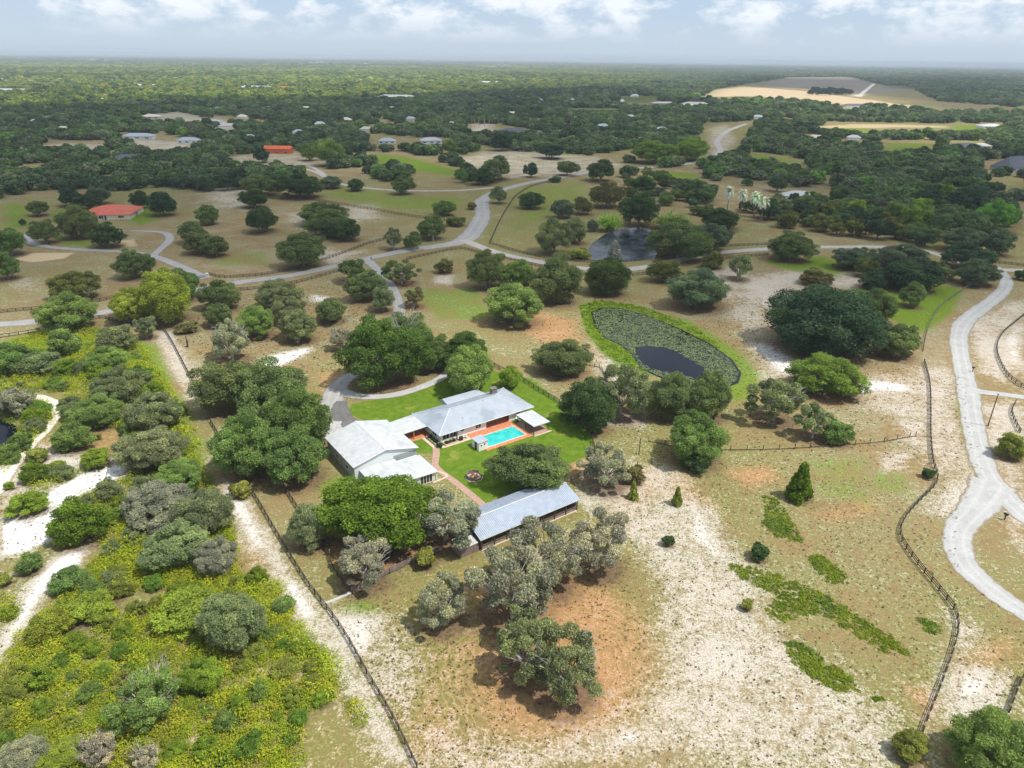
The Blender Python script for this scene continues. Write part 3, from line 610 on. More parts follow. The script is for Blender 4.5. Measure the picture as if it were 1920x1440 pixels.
# breezeway
bz = MB(); bz.slab([(17.4,9.7,2.86), (25.6,10.4,2.72), (25.6,18.4,2.72), (17.4,17.4,2.86)], .14); bw = bz.build('breezeway_roof', M['roof_white'], G)
seams(bw, [((25.6,10.4,2.73),(25.6,18.3,2.73),(17.4,17.3,2.87),(17.4,9.8,2.87))], M['roof_white'], 1.0, .03, .06)
MB().box(17.2, 16.4, 0, 24.8, 16.6, 2.7).build('breezeway_wall', M['dark'], G)
for x, y in ((18.2,10.2), (21.2,10.5), (24.6,10.8)): MB().box(x-.1, y-.1, 0, x+.1, y+.1, 2.72).build('post', M['terracotta'] if x == 21.2 else M['dark'], G)
MB().box(17.2,9.7,.02,25.4,16.4,.07).build('breezeway_floor', M['terracotta'], G)

# pool, deck, paving -------------------------------------------------
def house_slab(name, mat, polys, z0, z1, kind='structure', o_=HO):
    m = MB()
    for pl in polys: m.slab([(x, y, z1) for x, y in pl], z1-z0)
    ob = m.build(name, mat, None, (*o_, 0), ANG); ob['kind'] = kind; return ob
PU0, PU1, PV0, PV1 = 10.0, 21.4, -7.75, -2.25
house_slab('pool_deck', M['terracotta'], [[(8.6,-9.3),(22.9,-9.3),(22.9,PV0-.35),(8.6,PV0-.35)], [(8.6,PV0-.35),(PU0-.35,PV0-.35),(PU0-.35,PV1+.35),(8.6,PV1+.35)], [(PU1+.35,PV0-.35),(22.9,PV0-.35),(22.9,PV1+.35),(PU1+.35,PV1+.35)], [(8.6,PV1+.35),(22.9,PV1+.35),(22.9,.88),(8.6,.88)]], -.05, .10)
PO = empty('swimming_pool', (*HO, 0), ANG); tag(PO, 'rectangular turquoise swimming pool set in the terracotta deck', 'swimming pool')
cp = MB()
for x0, y0, x1, y1 in ((PU0-.35,PV0-.35,PU1+.35,PV0), (PU0-.35,PV1,PU1+.35,PV1+.35), (PU0-.35,PV0,PU0,PV1), (PU1,PV0,PU1+.35,PV1)): cp.box(x0, y0, -.05, x1, y1, .125)
cp.build('coping', M['coping'], PO)
m, t, o = new_mat('turquoise_pool_water'); v = objvec(t)
p = t.nodes.new('ShaderNodeBsdfPrincipled'); t.links.new(mixc(t, ramp(t, noise(t, .5, 5, .6, v), [(.35, (0,0,0)), (.7, (1,1,1))]), (.01,.42,.40), (.07,.58,.52)), p.inputs[0]); p.inputs['Roughness'].default_value = .12; p.inputs['IOR'].default_value = 1.33
b = t.nodes.new('ShaderNodeBump'); b.inputs['Distance'].default_value = .03; b.inputs['Strength'].default_value = .4; t.links.new(noise(t, 3.0, 3, .6, v), b.inputs['Height']); t.links.new(b.outputs[0], p.inputs['Normal'])
t.links.new(p.outputs[0], o.inputs[0])
MB().box(PU0, PV0, -.04, PU1, PV1, .045).build('water', m, PO)
dc = MB(); dc.tube([(18.6,-4.0,.046), (18.6,-4.0,.052)], [.28,.28], 10); dc.build('drain', M['shingle'], PO)
mm = MB(); mm.tube([(20.9,PV1+.15,.1),(20.9,PV1+.1,.9),(20.9,PV1-.4,.8),(20.9,PV1-.5,.05)], [.04]*4, 6); mm.build('handrail', M['trim'], PO)
house_slab('paved_path', M['coping'], [[(-2.0,-.5),(.3,-1.9),(8.6,-1.9),(8.6,.88),(5.6,.88),(5.6,-.7),(-1.2,-.7)], [(-2.0,-.5),(-1.2,-.5),(-1.2,6.6),(-2.0,6.6)], [(-4.6,5.6),(-2.0,5.6),(-2.0,6.6),(-4.6,6.6)]], -.03, .06)
def ground_path(name, pxp, mat, w, z):
    p = [(*at(*q), w) for q in pxp]; s = catmull(p, 6); V = []; n = len(s)
    for i, q in enumerate(s):
        a = Vector(s[max(i-1, 0)][:2]); b_ = Vector(s[min(i+1, n-1)][:2]); d = (b_-a).normalized(); n_ = Vector((-d.y, d.x))
        for e in (-.5, .5): pt = Vector(q[:2])+n_*e*w; V += [(pt.x, pt.y, z), (pt.x, pt.y, -.03)]
    f = []
    for i in range(n-1):
        a = i*4; b_ = a+4; f += [(a, a+2, b_+2, b_), (a, b_, b_+1, a+1), (a+2, a+3, b_+3, b_+2)]
    ob = MB().add(V, f).build(name, mat); ob['kind'] = 'structure'; return ob
ground_path('brick_path', q2(817,836, 818,852, 816,872, 826,884, 848,900, 880,925, 912,952), M['brickpath'], 1.7, .05)
ground_path('edging_path', q2(822,884, 838,893, 812,905), M['coping'], .5, .07)
ground_path('front_walk', q2(201,421, 212,427, 228,433), M['cream'], 3.0, .05)
ground_path('concrete_strip', q2(604,1134, 630,1125, 658,1112), M['concrete'], .6, .25)

PV = empty('pool_pavilion', (*HO, 0), ANG); tag(PV, 'open pavilion with flat white roof and dark posts at the pool\'s right end', 'pavilion')
MB().slab([(23.1,-9.2,2.55), (28.5,-9.2,2.5), (28.5,-1.1,2.6), (23.1,-1.1,2.65)], .14).build('roof', M['roof_white'], PV)
MB().box(23.2,-9.6,-.02,28.2,-1.2,.09).build('floor_slab', M['brickpath'], PV); MB().box(22.95,-10.0,-.02,28.5,-9.6,.08).build('slab_edge', M['coping'], PV)
for x, y in ((23.4,-8.9), (28.1,-8.9), (23.4,-1.5), (28.1,-1.5), (23.4,-5.2), (28.1,-5.2)): MB().box(x-.09, y-.09, .09, x+.09, y+.09, 2.5).build('post', M['dark'], PV)
sc = MB()
for k in range(14): sc.box(23.36, -8.8+k*.26, .1, 23.42, -8.76+k*.26, 2.4)
sc.build('screen', M['dark'], PV)
TB = empty('patio_table', (*loc2w(HO, 25.8, -5.4), .09), ANG); tag(TB, 'low dark table standing on the slab under the pool pavilion', 'table')
MB().box(-.9,-.5,.68,.9,.5,.74).build('table_top', M['dark'], TB)
for x in (-.8,.8):
    for y in (-.4,.4): MB().box(x-.04,y-.04,0,x+.04,y+.04,.68).build('leg', M['dark'], TB)

PH = empty('pump_house', (*loc2w(HO, 6.5, -8.4), 0), ANG); tag(PH, 'small white pump house with a flat grey roof at the left end of the pool', 'shed')
MB().box(.15,.15,0,2.85,3.4,2.15).build('wall', M['wall_white'], PH)
pr = MB(); pr.slab([(0,0,2.3), (3.0,0,2.42), (3.0,3.6,2.42), (0,3.6,2.3)], .12); pr.build('roof', M['roof_grey'], PH)
window(PH, .6, 1.1, 1.3, 1.7, .15, 1); MB().box(1.7,.1,1.45,2.1,.15,1.75).build('vent', M['black'], PH)
d_ = MB(); d_.box(.09,1.1,.05,.15,2.0,2.0); dd = d_.build('door', M['dark'], PH)

# barn ----------------------------------------------------------------
BN = empty('stable_barn', (*BO, 0), ANG); tag(BN, 'long open-sided stable with a pale ribbed metal gable roof below the lawn', 'barn')
za, zb = 2.95, 4.5
r = MB(); r.slab([(0,0,za), (25.8,0,za), (25.8,5.1,zb), (3.0,5.1,zb), (.1,5.0,zb-.03)], .1); r.slab([(3.0,5.1,zb), (25.8,5.1,zb), (26.0,10.0,za), (5.0,10.0,za)], .1)
m, t, o = new_mat('ribbed_barn_roof'); v = objvec(t); c = mixc(t, ramp(t, noise(t, .8, 6, .6, v), [(.35, (0,0,0)), (.65, (1,1,1))]), (.32,.38,.46), (.40,.46,.54))
g_ = t.nodes.new('ShaderNodeTexGradient'); 
sx_ = t.nodes.new('ShaderNodeSeparateXYZ'); t.links.new(v, sx_.inputs[0])
near = mathn(t, 'MULTIPLY', ramp(t, mathn(t, 'DIVIDE', sx_.outputs[0], 10.0), [(.0, (1,1,1)), (.28, (.0,0,0))]), ramp(t, mathn(t, 'DIVIDE', sx_.outputs[1], 10.0), [(.22, (0,0,0)), (.36, (1,1,1)), (.45, (1,1,1)), (.50, (0,0,0))]))
rr_ = ramp(t, mathn(t, 'ADD', mathn(t, 'MULTIPLY', near, .5), mathn(t, 'MULTIPLY', noise(t, 2.2, 5, .7, v), .6)), [(.60, (0,0,0)), (.66, (1,1,1))])
c = mixc(t, rr_, c, mixc(t, noise(t, 5, 3, .6, v), (.30,.09,.04), (.62,.50,.42)))
p = t.nodes.new('ShaderNodeBsdfPrincipled'); t.links.new(c, p.inputs[0]); p.inputs['Roughness'].default_value = .42; t.links.new(p.outputs[0], o.inputs[0]); M['barnroof'] = m
br = r.build('roof', M['barnroof'], BN)
seams(br, [((0,0,za),(25.8,0,za),(25.8,5.1,zb),(0,5.1,zb)), ((26,10,za),(5,10,za),(3,5.1,zb),(25.8,5.1,zb))], M['barnroof'], .42, .07, .09)
MB().beam((2.9,5.1,zb+.03), (25.9,5.1,zb+.03), .45, .07).build('ridge_cap', M['roof_white'], br)
MB().beam((0,-.05,za-.08), (25.8,-.05,za-.08), .1, .16).build('eave_board', M['roof_white'], BN)
bw_ = MB(); bw_.box(.6, 3.6, 0, 25.2, 3.75, 3.6); bw_.box(25.1,.6,0,25.25,9.5,2.7); bw_.box(5.2,9.4,0,25.2,9.55,2.7); bw_.box(.5,.6,0,.62,9.2,2.8); bw_.build('back_wall', M['barnwood'], BN)
for i in range(9):
    x = .5+i*3.1; MB().box(x-.1,.25,0,x+.1,.45,2.9).build('post', M['dark'], BN)
for i in range(8):
    x = .7+i*3.1
    for k in range(3): MB().box(x, .32, .35+k*.38, x+2.7, .38, .47+k*.38).build('rail', M['barnwood'], BN)
MB().box(.4,.1,.0,25.2,.9,.14).build('footing', M['coping'], BN)
lt = MB(); lt.slab([(-4.4,.5,2.05), (-.05,.5,2.2), (-.05,3.9,2.65), (-4.4,3.9,2.5)], .08); lt.build('lean_to_roof', worn('galvanised_lean_to_roof', (.42,.44,.42), (.60,.62,.60), 1.1, .5, c3=(.2,.22,.19)), BN)
k = 0
x = -4.2
while x < -.25:
    MB().box(x, .62, .12, x+.27, .68, 2.0).build('board', M['barnwood'], BN); x += .3
y = .7
while y < 3.6:
    MB().box(-4.3, y, .12, -4.24, y+.27, 2.02+y*.1).build('board', M['barnwood'], BN); y += .3
MB().box(-4.2,3.6,0,-.3,3.7,2.4).build('lean_to_wall', M['dark'], BN)

# fire pit and yard things ----------------------------------------------
fx, fy = at(889, 895)
FP = empty('fire_pit', (fx, fy, 0), .2); tag(FP, 'round fire pit of dark panels holding rusty logs on the lawn', 'fire pit')
for k in range(8):
    a0 = 2*math.pi*k/8; a1 = a0+2*math.pi/8; R = 1.9; q = MB(); z1 = 1.0 if k in (1,2,3,4,5) else .45
    p0 = Vector((R*math.cos(a0), R*math.sin(a0), 0)); p1 = Vector((R*math.cos(a1), R*math.sin(a1), 0))
    q.beam(p0*.99+(p1-p0)*.02+Vector((0,0,z1/2)), p1*.99+(p0-p1)*.02+Vector((0,0,z1/2)), .1, z1); q.build('panel', M['stone'], FP)
for k in range(9):
    a = k*.7; q = MB(); q.tube([(math.cos(a)*1.1, math.sin(a)*1.1, .15+.05*k), (-math.cos(a)*.9, -math.sin(a)*.8, .35+.07*k)], [.14,.12], 7); q.build('log', M['rust'] if k % 3 else M['log'], FP)
MB().tube([(0,0,.0),(0,0,.06)], [2.1,2.1], 20).build('stone_ring', M['coping'], FP)

def bed(name, label, u0, v0, u1, v1, hedge=True):
    e = empty(name, (*HO, 0), ANG); tag(e, label, 'planter')
    m = MB(); m.box(u0,v0,0,u1,v0+.15,.45); m.box(u0,v1-.15,0,u1,v1,.45); m.box(u0,v0+.15,0,u0+.15,v1-.15,.45); m.box(u1-.15,v0+.15,0,u1,v1-.15,.45); m.build('planter_wall', M['coping'], e)
    MB().box(u0+.15,v0+.15,0,u1-.15,v1-.15,.36).build('soil', M['straw'], e); return e
bed('planter', 'long walled planting bed along the left end wall of the white house', -.9, .2, .35, 5.4); bed('planter', 'walled planting bed below the front windows at the house corner', 1.0, -1.5, 4.7, .3)
gr = empty('grill', (*loc2w(HO, 5.9, -.9), .06), ANG); tag(gr, 'black covered grill standing on the patio left of the pump house', 'grill')
MB().box(-.5,-.3,0,.5,.3,.85).build('cart', M['black'], gr); gh = MB(); gh.tube([(-.45,0,.95),(.45,0,.95)], [.32,.32], 10); gh.build('lid', M['black'], gr)
ac = empty('patio_chair', (*loc2w(HO, 7.6, -.7), .06), ANG+.4); tag(ac, 'pale patio chair on the paving between grill and pump house', 'chair')
MB().box(-.3,-.3,.38,.3,.3,.46).build('seat', M['concrete'], ac); MB().box(-.3,.26,.46,.3,.32,.95).build('backrest', M['concrete'], ac)
for x in (-.26,.26):
    for y in (-.26,.26): MB().box(x-.03,y-.03,0,x+.03,y+.03,.38).build('leg', M['concrete'], ac)
for (u, v, w_) in ((24.6,-.3,'left'), (25.9,-.2,'right')):
    lc = empty('lounge_chair', (*loc2w(HO, u, v), .1), ANG+.2); tag(lc, 'white lounge chair by the house wall, the %s of two behind the pavilion' % w_, 'chair', 'chairs by the house wall')
    MB().box(-.28,-.9,.3,.28,.3,.36).build('seat', M['trim'], lc); MB().slab([(-.28,.3,.36),(.28,.3,.36),(.28,.8,.8),(-.28,.8,.8)], .05).build('backrest', M['trim'], lc)
    for x in (-.24,.24):
        for y in (-.8,.2): MB().box(x-.03,y-.03,0,x+.03,y+.03,.3).build('leg', M['trim'], lc)

# other houses -------------------------------------------------------------
def hip_house(px, py, L, Wd, ang, roofm, wallm, label, wall_h=2.7, rise=2.2, gable=False, name='house', group=None, cat='house', wins=3, over=.6):
    x, y = at(px, py); e = empty(name, (x, y, 0), ang); tag(e, label, cat, group)
    a, b = L/2, Wd/2
    MB().box(-a+over, -b+over, 0, a-over, b-over, wall_h).build('wall', M[wallm], e)
    z0, z1 = wall_h, wall_h+rise; k = a if gable else max(a-b, a*.15)
    V = [(-a,-b,z0),(a,-b,z0),(a,b,z0),(-a,b,z0),(-k,0,z1),(k,0,z1),(-a,-b,z0-.15),(a,-b,z0-.15),(a,b,z0-.15),(-a,b,z0-.15)]
    MB().add(V, [(0,1,5,4),(1,2,5),(2,3,4,5),(3,0,4),(0,6,7,1),(1,7,8,2),(2,8,9,3),(3,9,6,0),(9,8,7,6)]).build('roof', M[roofm], e)
    for i in range(wins):
        w = (L-2*over)/wins; x0 = -a+over+w*(i+.28); window(e, x0, x0+w*.42, .9, 2.1, -b+over, 1)
    return e
rh = hip_house(212, 404, 29, 26, math.radians(9), 'redroof', 'cream', 'cream ranch house with a bright red hipped roof at the left', 2.9, 3.6, wins=0)
window(rh, -8.5, -6.8, .1, 2.2, -12.4, 1, frame='dark'); window(rh, -3.4, -1.0, .5, 2.3, -12.4, 2); window(rh, -.3, .5, .1, 2.2, -12.4, 1, frame='dark'); window(rh, 7.2, 10.4, .9, 2.2, -12.4, 3); window(rh, -3, 0, .9, 2.1, 14.4, 2, axis='y', face=1)
MB().box(-14.6,-14.6,.0,-2,-13.2,.1).build('terrace', M['concrete'], rh)
hip_house(523, 287, 27, 13, .02, 'orange', 'orange', 'orange barn standing alone on a grassy knoll at upper left', 4.6, 2.6, True, 'barn', cat='barn', wins=3)
FARH = [
 (726,269,20,11,.05,'roof_grey','wall_pale','blue-grey roofed house left of the peaked one near photo centre top'),
 (808,268,25,15,.25,'roof_grey','wall_pale','pale peaked house second from left in the wooded middle distance'),
 (963,249,36,18,.1,'shingle','concrete','long dark grey roofed house left of the white camper'),
 (1495,374,21,13,-.15,'roof_white','wall_white','white-roofed house half hidden behind palms right of the dark pond'),
 (1640,416,13,11,.3,'roof_white','wall_white','small white-roofed house with a peaked roof among dark oaks'),
 (1671,431,9,6,.1,'concrete','cream','tiny cream shed right of the small peaked white house'),
 (1858,240,36,26,-.1,'roof_white','wall_white','white pyramid-roofed house right of the bright green field'),
 (1808,278,34,20,.1,'shingle','wall_white','grey roofed white house behind the oaks at the far right'),
 (1838,278,20,14,.05,'concrete','wall_pale','flat grey garage beside the grey roofed house at far right'),
 (1898,318,40,20,.45,'shingle','siding_dark','dark slate roofed house cut off by the right edge of the photo'),
 (262,260,34,14,.05,'roof_grey','wall_pale','pale blue long roofed house in the woods at upper left'),
 (355,268,24,12,-.05,'roof_grey','wall_white','pale roofed house right of the blue one at upper left'),
 (246,302,28,13,.1,'shingle','cream','grey and tan roofed house nearest the red roof in the upper left woods'),
 (284,222,26,18,.2,'cream','concrete','tan block of a house in the sandy clearing at upper left'),
 (393,232,38,18,-.1,'roof_grey','wall_white','large pale roofed building at the right end of the sandy clearing'),
 (430,240,26,16,.2,'concrete','wall_white','grey building with white walls at the edge of the upper left woods'),
 (1303,198,60,24,.0,'concrete','wall_pale','blocky beige building left of the bare graded field'),
 (1244,196,56,26,.05,'concrete','siding_dark','brown flat building beside the small orange sand patch'),
 (1290,201,40,20,.0,'roof_white','wall_white','white roofed house below the blocky beige building'),
 (1603,200,56,26,.1,'shingle','wall_pale','grey roofed house among round oaks below the graded field'),
 (916,156,110,30,.0,'roof_white','wall_white','long white shed in the yellow-green woods near centre top'),
 (745,184,90,28,.0,'roof_white','terracotta','white roofed building above the wood line left of centre'),
 (24,172,120,40,.0,'roof_grey','wall_pale','pale long building at the far left edge of the bright woods'),
 (200,190,40,18,.1,'cream','wall_white','cream buildings above the wood line at upper left'),
 (262,185,46,18,-.1,'roof_white','wall_white','white strip of a building above the wood line at upper left'),
 (280,163,90,30,.1,'roof_white','wall_white','lone white roof in bright woods at upper left'),
 (482,166,100,30,.0,'roof_white','cream','wide white building in bright woods right of centre left'),
 (535,167,80,30,.05,'orange','cream','low orange roofed building in the bright woods'),
 (1548,176,70,30,.0,'roof_white','wall_white','white shed beneath the dark tree clump on the graded field'),
 (1566,175,60,30,.0,'roof_white','wall_white','second white shed beneath the tree clump on the graded field'),
]
for i, (px, py, L, Wd, an_, rm, wm, lb) in enumerate(FARH): hip_house(px, py, L, Wd, an_, rm, wm, lb, 3.2, 9.0 if px == 1898 else (3.0 if L < 60 else 4.5), wins=3 if i < 14 else 0)
for i in range(54):
    px = random.choice([random.uniform(0, 700), random.uniform(640, 1250), random.uniform(0, 1250)]); py = random.uniform(122, 178)+px*.013
    L = random.uniform(14, 30)*(1+ (178-py)/25)
    if 1300 < px: continue
    hip_house(px, py, L*1.3, L*.6, random.uniform(-.3, .3), random.choice(['roof_white','roof_white','cream','roof_grey']), 'wall_white', 'tiny pale roofed house among the far bright woods near the horizon', 3.5, 4, wins=0, group='tiny far houses in the bright woods')
for px, py in ((70,232),(120,246),(188,252),(330,246),(470,262),(455,222),(560,252),(600,236),(650,228),(688,246),(770,226),(850,236),(960,216),(1040,208),(1080,226),(1130,240),(1180,222),(1420,222),(1460,236),(1530,262),(1240,246),(1600,262),(500,206),(575,206),(735,206),(1010,190),(1150,168),(410,208)):
    L = random.uniform(13, 22)*(1.35 if py < 215 else 1); FARH.append((px, py, L, L*.6, 0, '', '', '')); hip_house(px, py, L, L*.6, random.uniform(-.4, .4), random.choice(['roof_white','roof_grey','concrete','cream']), 'wall_white', 'small pale roofed house showing among the dark middle-distance woods', 3, 3, wins=0, group='small pale houses in the dark woods')
for i in range(34):
    px = random.choice([random.uniform(30, 220), random.uniform(590, 640), random.uniform(640, 960)]); py = random.uniform(107, 113)+px*.0125
    hip_house(px, py, random.uniform(90, 200), random.uniform(40, 70), random.uniform(-.3, .3), 'roof_white', 'wall_white', 'white speck of a town building on the hazy horizon', 9, 5, wins=0, name='town_building', cat='building', group='town buildings on the horizon')
# camper
cx, cy = at(1007, 251); V_ = empty('camper', (cx, cy, 0), 0.0); tag(V_, 'white camper parked right of the long dark grey roofed house', 'camper')
MB().box(-7,-1.4,.5,6,1.4,3.6).build('body', M['roof_white'], V_); MB().box(6,-1.3,.5,8,1.3,2.4).build('cab', M['roof_white'], V_)
for x in (-5,0,4): MB().box(x-.8,-1.45,1.8,x+.8,-1.41,2.8).build('window', M['glass'], V_)
for x in (-4.5,5.5):
    for y in (-1.2,1.2): MB().tube([(x,y-.15,.5),(x,y+.15,.5)], [.5,.5], 10).build('wheel', M['black'], V_)
# stripped timber poles in the clearing
for i, (px, py, h) in enumerate(((885,237,13),(890,238,11),(898,240,14),(908,238,12),(917,241,12))):
    o = MB().tube([(0,0,0),(0,0,h)], [.5,.35], 6).build('bare_trunk', M['log'], None, (*at(px, py), 0)); tag(o, 'pale bare trunk standing in the cleared lot above the grey roofed house', 'trunk', 'bare trunks in the cleared lot')

# poles, mailboxes, signs ----------------------------------------------------
x, y = at(1852, 799); U = empty('utility_pole', (x, y, 0)); tag(U, 'dark timber utility pole leaning slightly beside the pale road at right', 'utility pole')
MB().tube([(0,0,0),(0,0,9.6)], [.17,.12], 10).build('pole', M['pole'], U); MB().tube([(0,0,9.6),(0,0,9.8)], [.16,.16], 8).build('cap', M['black'], U)
x, y = at(812, 452); U = empty('utility_pole', (x, y, 0)); tag(U, 'pale slim pole with a crossarm beside the junction near the centre', 'utility pole')
MB().tube([(0,0,0),(0,0,9.5)], [.2,.14], 8).build('pole', M['deadwood'], U); MB().box(-1,-.08,8.8,1,.08,9.0).build('crossarm', M['deadwood'], U)
for px, py, h, lb in ((829,212,20,'tall thin mast rising above the dark woods near centre top'), (541,362,7,'short grey pole by the far pasture fence at upper left'), (1609,440,8,'pale leaning pole in front of the small peaked house')):
    pass
for px, py, h, lb in ((829,246,17,'tall thin pole rising above the dark woods near centre top'), (541,364,6,'short grey pole by the far pasture fence at upper left'), (1609,441,7,'pale pole in front of the small peaked white house')):
    o = MB().tube([(0,0,0),(0,0,h)], [.2,.14], 8).build('utility_pole', M['deadwood'], None, (*at(px, py), 0)); tag(o, lb, 'utility pole')
def mailbox(px, py, lb, rz=0):
    x, y = at(px, py); e = empty('mailbox', (x, y, 0), rz); tag(e, lb, 'mailbox'); MB().box(-.09,-.09,0,.09,.09,1.35).build('post', M['black'], e)
    b_ = MB(); b_.box(-.2,-.42,1.35,.2,.42,1.6); b_.tube([(0,-.42,1.6),(0,.42,1.6)], [.2,.2], 10); b_.build('box', M['black'], e); MB().box(-.5,-.05,1.2,.5,.05,1.32).build('arm', M['black'], e)
mailbox(1883, 975, 'black mailbox on a post inside the fork of the loop road', .4); mailbox(1823, 697, 'black double mailbox at the driveway turning off the right road', 1.2); mailbox(696, 489, 'black mailbox at the mouth of the curving driveway', .3)
# gate piers at the left driveway
for px, py, lb in ((363,523,'left white gate pier of the red-roofed house driveway'), (389,519,'right white gate pier of the red-roofed house driveway')):
    x, y = at(px, py); e = empty('gate_pier', (x, y, 0)); tag(e, lb, 'pier', 'gate piers'); MB().box(-.5,-.5,0,.5,.5,1.5).build('pillar', M['cream'], e); MB().box(-.6,-.6,1.5,.6,.6,1.65).build('pier_cap', M['trim'], e)
x0, y0 = at(365, 523); x1, y1 = at(387, 520); e = empty('gate', (x0, y0, 0), math.atan2(y1-y0, x1-x0)); tag(e, 'low dark bar gate closing the driveway between two white piers', 'gate'); L = math.hypot(x1-x0, y1-y0)
for k in range(4): MB().box(.6,-.05,.25+k*.28,L-.6,.05,.35+k*.28).build('rail', M['fence'], e)
# yard tower at (1198,835)
x, y = at(1198, 852)
o = MB().tube([(0,0,0),(0,0,4.6)], [.12,.1], 8).build('tall_post', M['dark'], None, (x, y, 0)); tag(o, 'tall dark post standing alone in sand right of the lawn', 'post')
x, y = at(1195, 876); o = MB().tube([(0,0,0),(0,0,1.6)], [.12,.1], 8).build('tall_post', M['dark'], None, (x, y, 0)); tag(o, 'shorter dark post in sand just below the tall one', 'post')
# stump and snag
x, y = at(352, 651); e = empty('dead_snag', (x, y, 0)); tag(e, 'broken dark tree snag standing in the pasture right of the long fence', 'dead tree')
MB().tube([(0,0,0),(.1,0,2.2),(-.1,.1,4.0)], [.35,.28,.12], 8).build('trunk', M['dark'], e); MB().tube([(0,0,1.6),(1.2,.2,2.8)], [.15,.05], 6).build('branch', M['dark'], e); MB().tube([(0,0,.2),(-1.6,-.4,.5)], [.15,.06], 6).build('branch', M['dark'], e)

# ------------------------------------------------------------------ fences
UB = MB().box(-.5,-.5,0,.5,.5,1)
_mesh = {}
def unit(mat):
    if mat not in _mesh: _mesh[mat] = UB.mesh('fence_piece', M[mat])
    return _mesh[mat]
def fence(pxp, label, rails=4, step=2.5, h=1.35, mat='fence', detail=True, name='rail_fence', smooth=True, pw=.17, lean=0):
    w = [at(*q) for q in pxp]; s = catmull([(*q,) for q in w], 8) if smooth and len(w) > 2 else w
    P_ = [Vector(q) for q in s]; path = [P_[0]]; acc = 0
    for a, b in zip(P_, P_[1:]):
        L = (b-a).length
        while acc+L >= step:
            k = (step-acc)/L; a = a+(b-a)*k; path.append(a.copy()); L = (b-a).length; acc = 0
        acc += L
    if (P_[-1]-path[-1]).length > .6: path.append(P_[-1])
    root = empty(name, (*path[0], 0)); tag(root, label, 'fence'); o0 = path[0]
    if detail:
        for q in path:
            link('post', unit(mat), root, (q.x-o0.x, q.y-o0.y, 0), random.uniform(0, .3), (pw, pw, h+random.uniform(-.05, .08)))
        for a, b in zip(path, path[1:]):
            d = b-a; L = d.length; mid = (a+b)/2-o0; rz = math.atan2(d.y, d.x)
            for k in range(rails):
                z = .28+k*(h-.42)/max(rails-1, 1)
                link('rail', unit(mat), root, (mid.x, mid.y, z+random.uniform(-.015, .015)), rz, (L, .06, .17))
    else:
        pm = MB(); rm = MB()
        for q in path: pm.box(q.x-o0.x-pw/2, q.y-o0.y-pw/2, 0, q.x-o0.x+pw/2, q.y-o0.y+pw/2, h)
        for a, b in zip(path, path[1:]):
            for k in range(rails):
                z = .3+k*(h-.4)/max(rails-1, 1); rm.beam((a.x-o0.x, a.y-o0.y, z), (b.x-o0.x, b.y-o0.y, z), .07, .18)
        pm.build('post', M[mat], root)['kind'] = 'stuff'
        if rails: rm.build('rail', M[mat], root)['kind'] = 'stuff'
    return root
fence(q2(395,793, 420,835, 450,887, 480,935, 512,990, 548,1050, 580,1100, 622,1155, 655,1205, 690,1268, 735,1345, 782,1442), 'long dark rail fence running down beside the white sand strip to the bottom edge', 3, 2.5)
fence(q2(280,615, 305,619, 320,638, 345,685, 374,742), 'dark rail fence along the upper sand strip left of the mossy oaks', 3, 2.5)
fence(q2(1732,680, 1742,720, 1744,770, 1744,820, 1748,865, 1757,900, 1745,920, 1720,945, 1697,972, 1687,1000, 1694,1022, 1722,1062, 1760,1108, 1788,1145, 1795,1180, 1785,1225, 1762,1290, 1740,1345, 1728,1378), 'long winding dark rail fence beside the right road', 3, 2.5, name='rail_fence')
fence(q2(1728,1378, 1712,1408, 1700,1445), 'short dark rail fence passing the bush at the bottom right', 3, 2.5)
fence(q2(1918,1270, 1905,1300, 1890,1340), 'short dark rail fence above the big oak at bottom right', 4, 2.4)
fence(q2(1925,588, 1900,608, 1878,628, 1868,655, 1876,685, 1895,712, 1925,732), 'dark rail fence curving round the sand at the right edge', 3, 2.5)
fence(q2(1903,757, 1896,775, 1905,800, 1912,812), 'short dark rail fence above the round yellow bush at right edge', 3, 2.5)
fence(q2(918,683, 945,697, 985,718, 1020,740, 1050,757), 'dark rail fence at the back of the bright lawn', 3, 2.5, detail=True, smooth=False)
fence(q2(1103,800, 1110,825, 1116,848), 'dark short fence at the right corner of the lawn', 3, 2.2)
fence(q2(1058,908, 1078,899, 1100,889), 'rail fence joining the stable to the mossy tree on its right', 4, 2.2, mat='plank')
fence(q2(660,1112, 690,1097, 735,1073), 'weathered plank fence left of the corral gate', 4, 2.4, mat='plank', smooth=False)
fence(q2(757,1063, 780,1052, 830,1033), 'weathered plank fence between the corral gate and the stable', 4, 2.4, mat='plank', smooth=False)
fence(q2(732,1076, 745,1070, 759,1063), 'weathered plank gate of the corral', 5, 1.6, 1.5, mat='plank', smooth=False, name='corral_gate')
fence(q2(600,1003, 615,1035, 622,1062, 640,1090, 662,1114), 'dark fence on the left side of the corral beneath the trees', 3, 2.4, mat='dark')
fence(q2(505,860, 525,900, 545,935, 572,975, 600,1003), 'dark fence running from the big oaks to the corral', 3, 2.4, mat='dark')
FD = dict(detail=False)
fence(q2(0,587, 40,583, 80,580, 130,575, 175,568, 212,560), 'dark rail fence above the road at the left edge', 3, 2.6, **FD)
fence(q2(0,634, 40,628, 75,622), 'dark post fence below the road at the left edge', 2, 2.8, **FD)
fence(q2(128,608, 150,605, 190,597, 215,604, 250,611, 280,615), 'dark rail fence bending under the yellow-green tree', 3, 2.6, **FD)
fence(q2(392,515, 415,521, 450,520, 500,515, 560,503, 610,487, 650,473, 690,458, 728,448), 'dark rail fence above the road left of the junction', 3, 2.6, **FD)
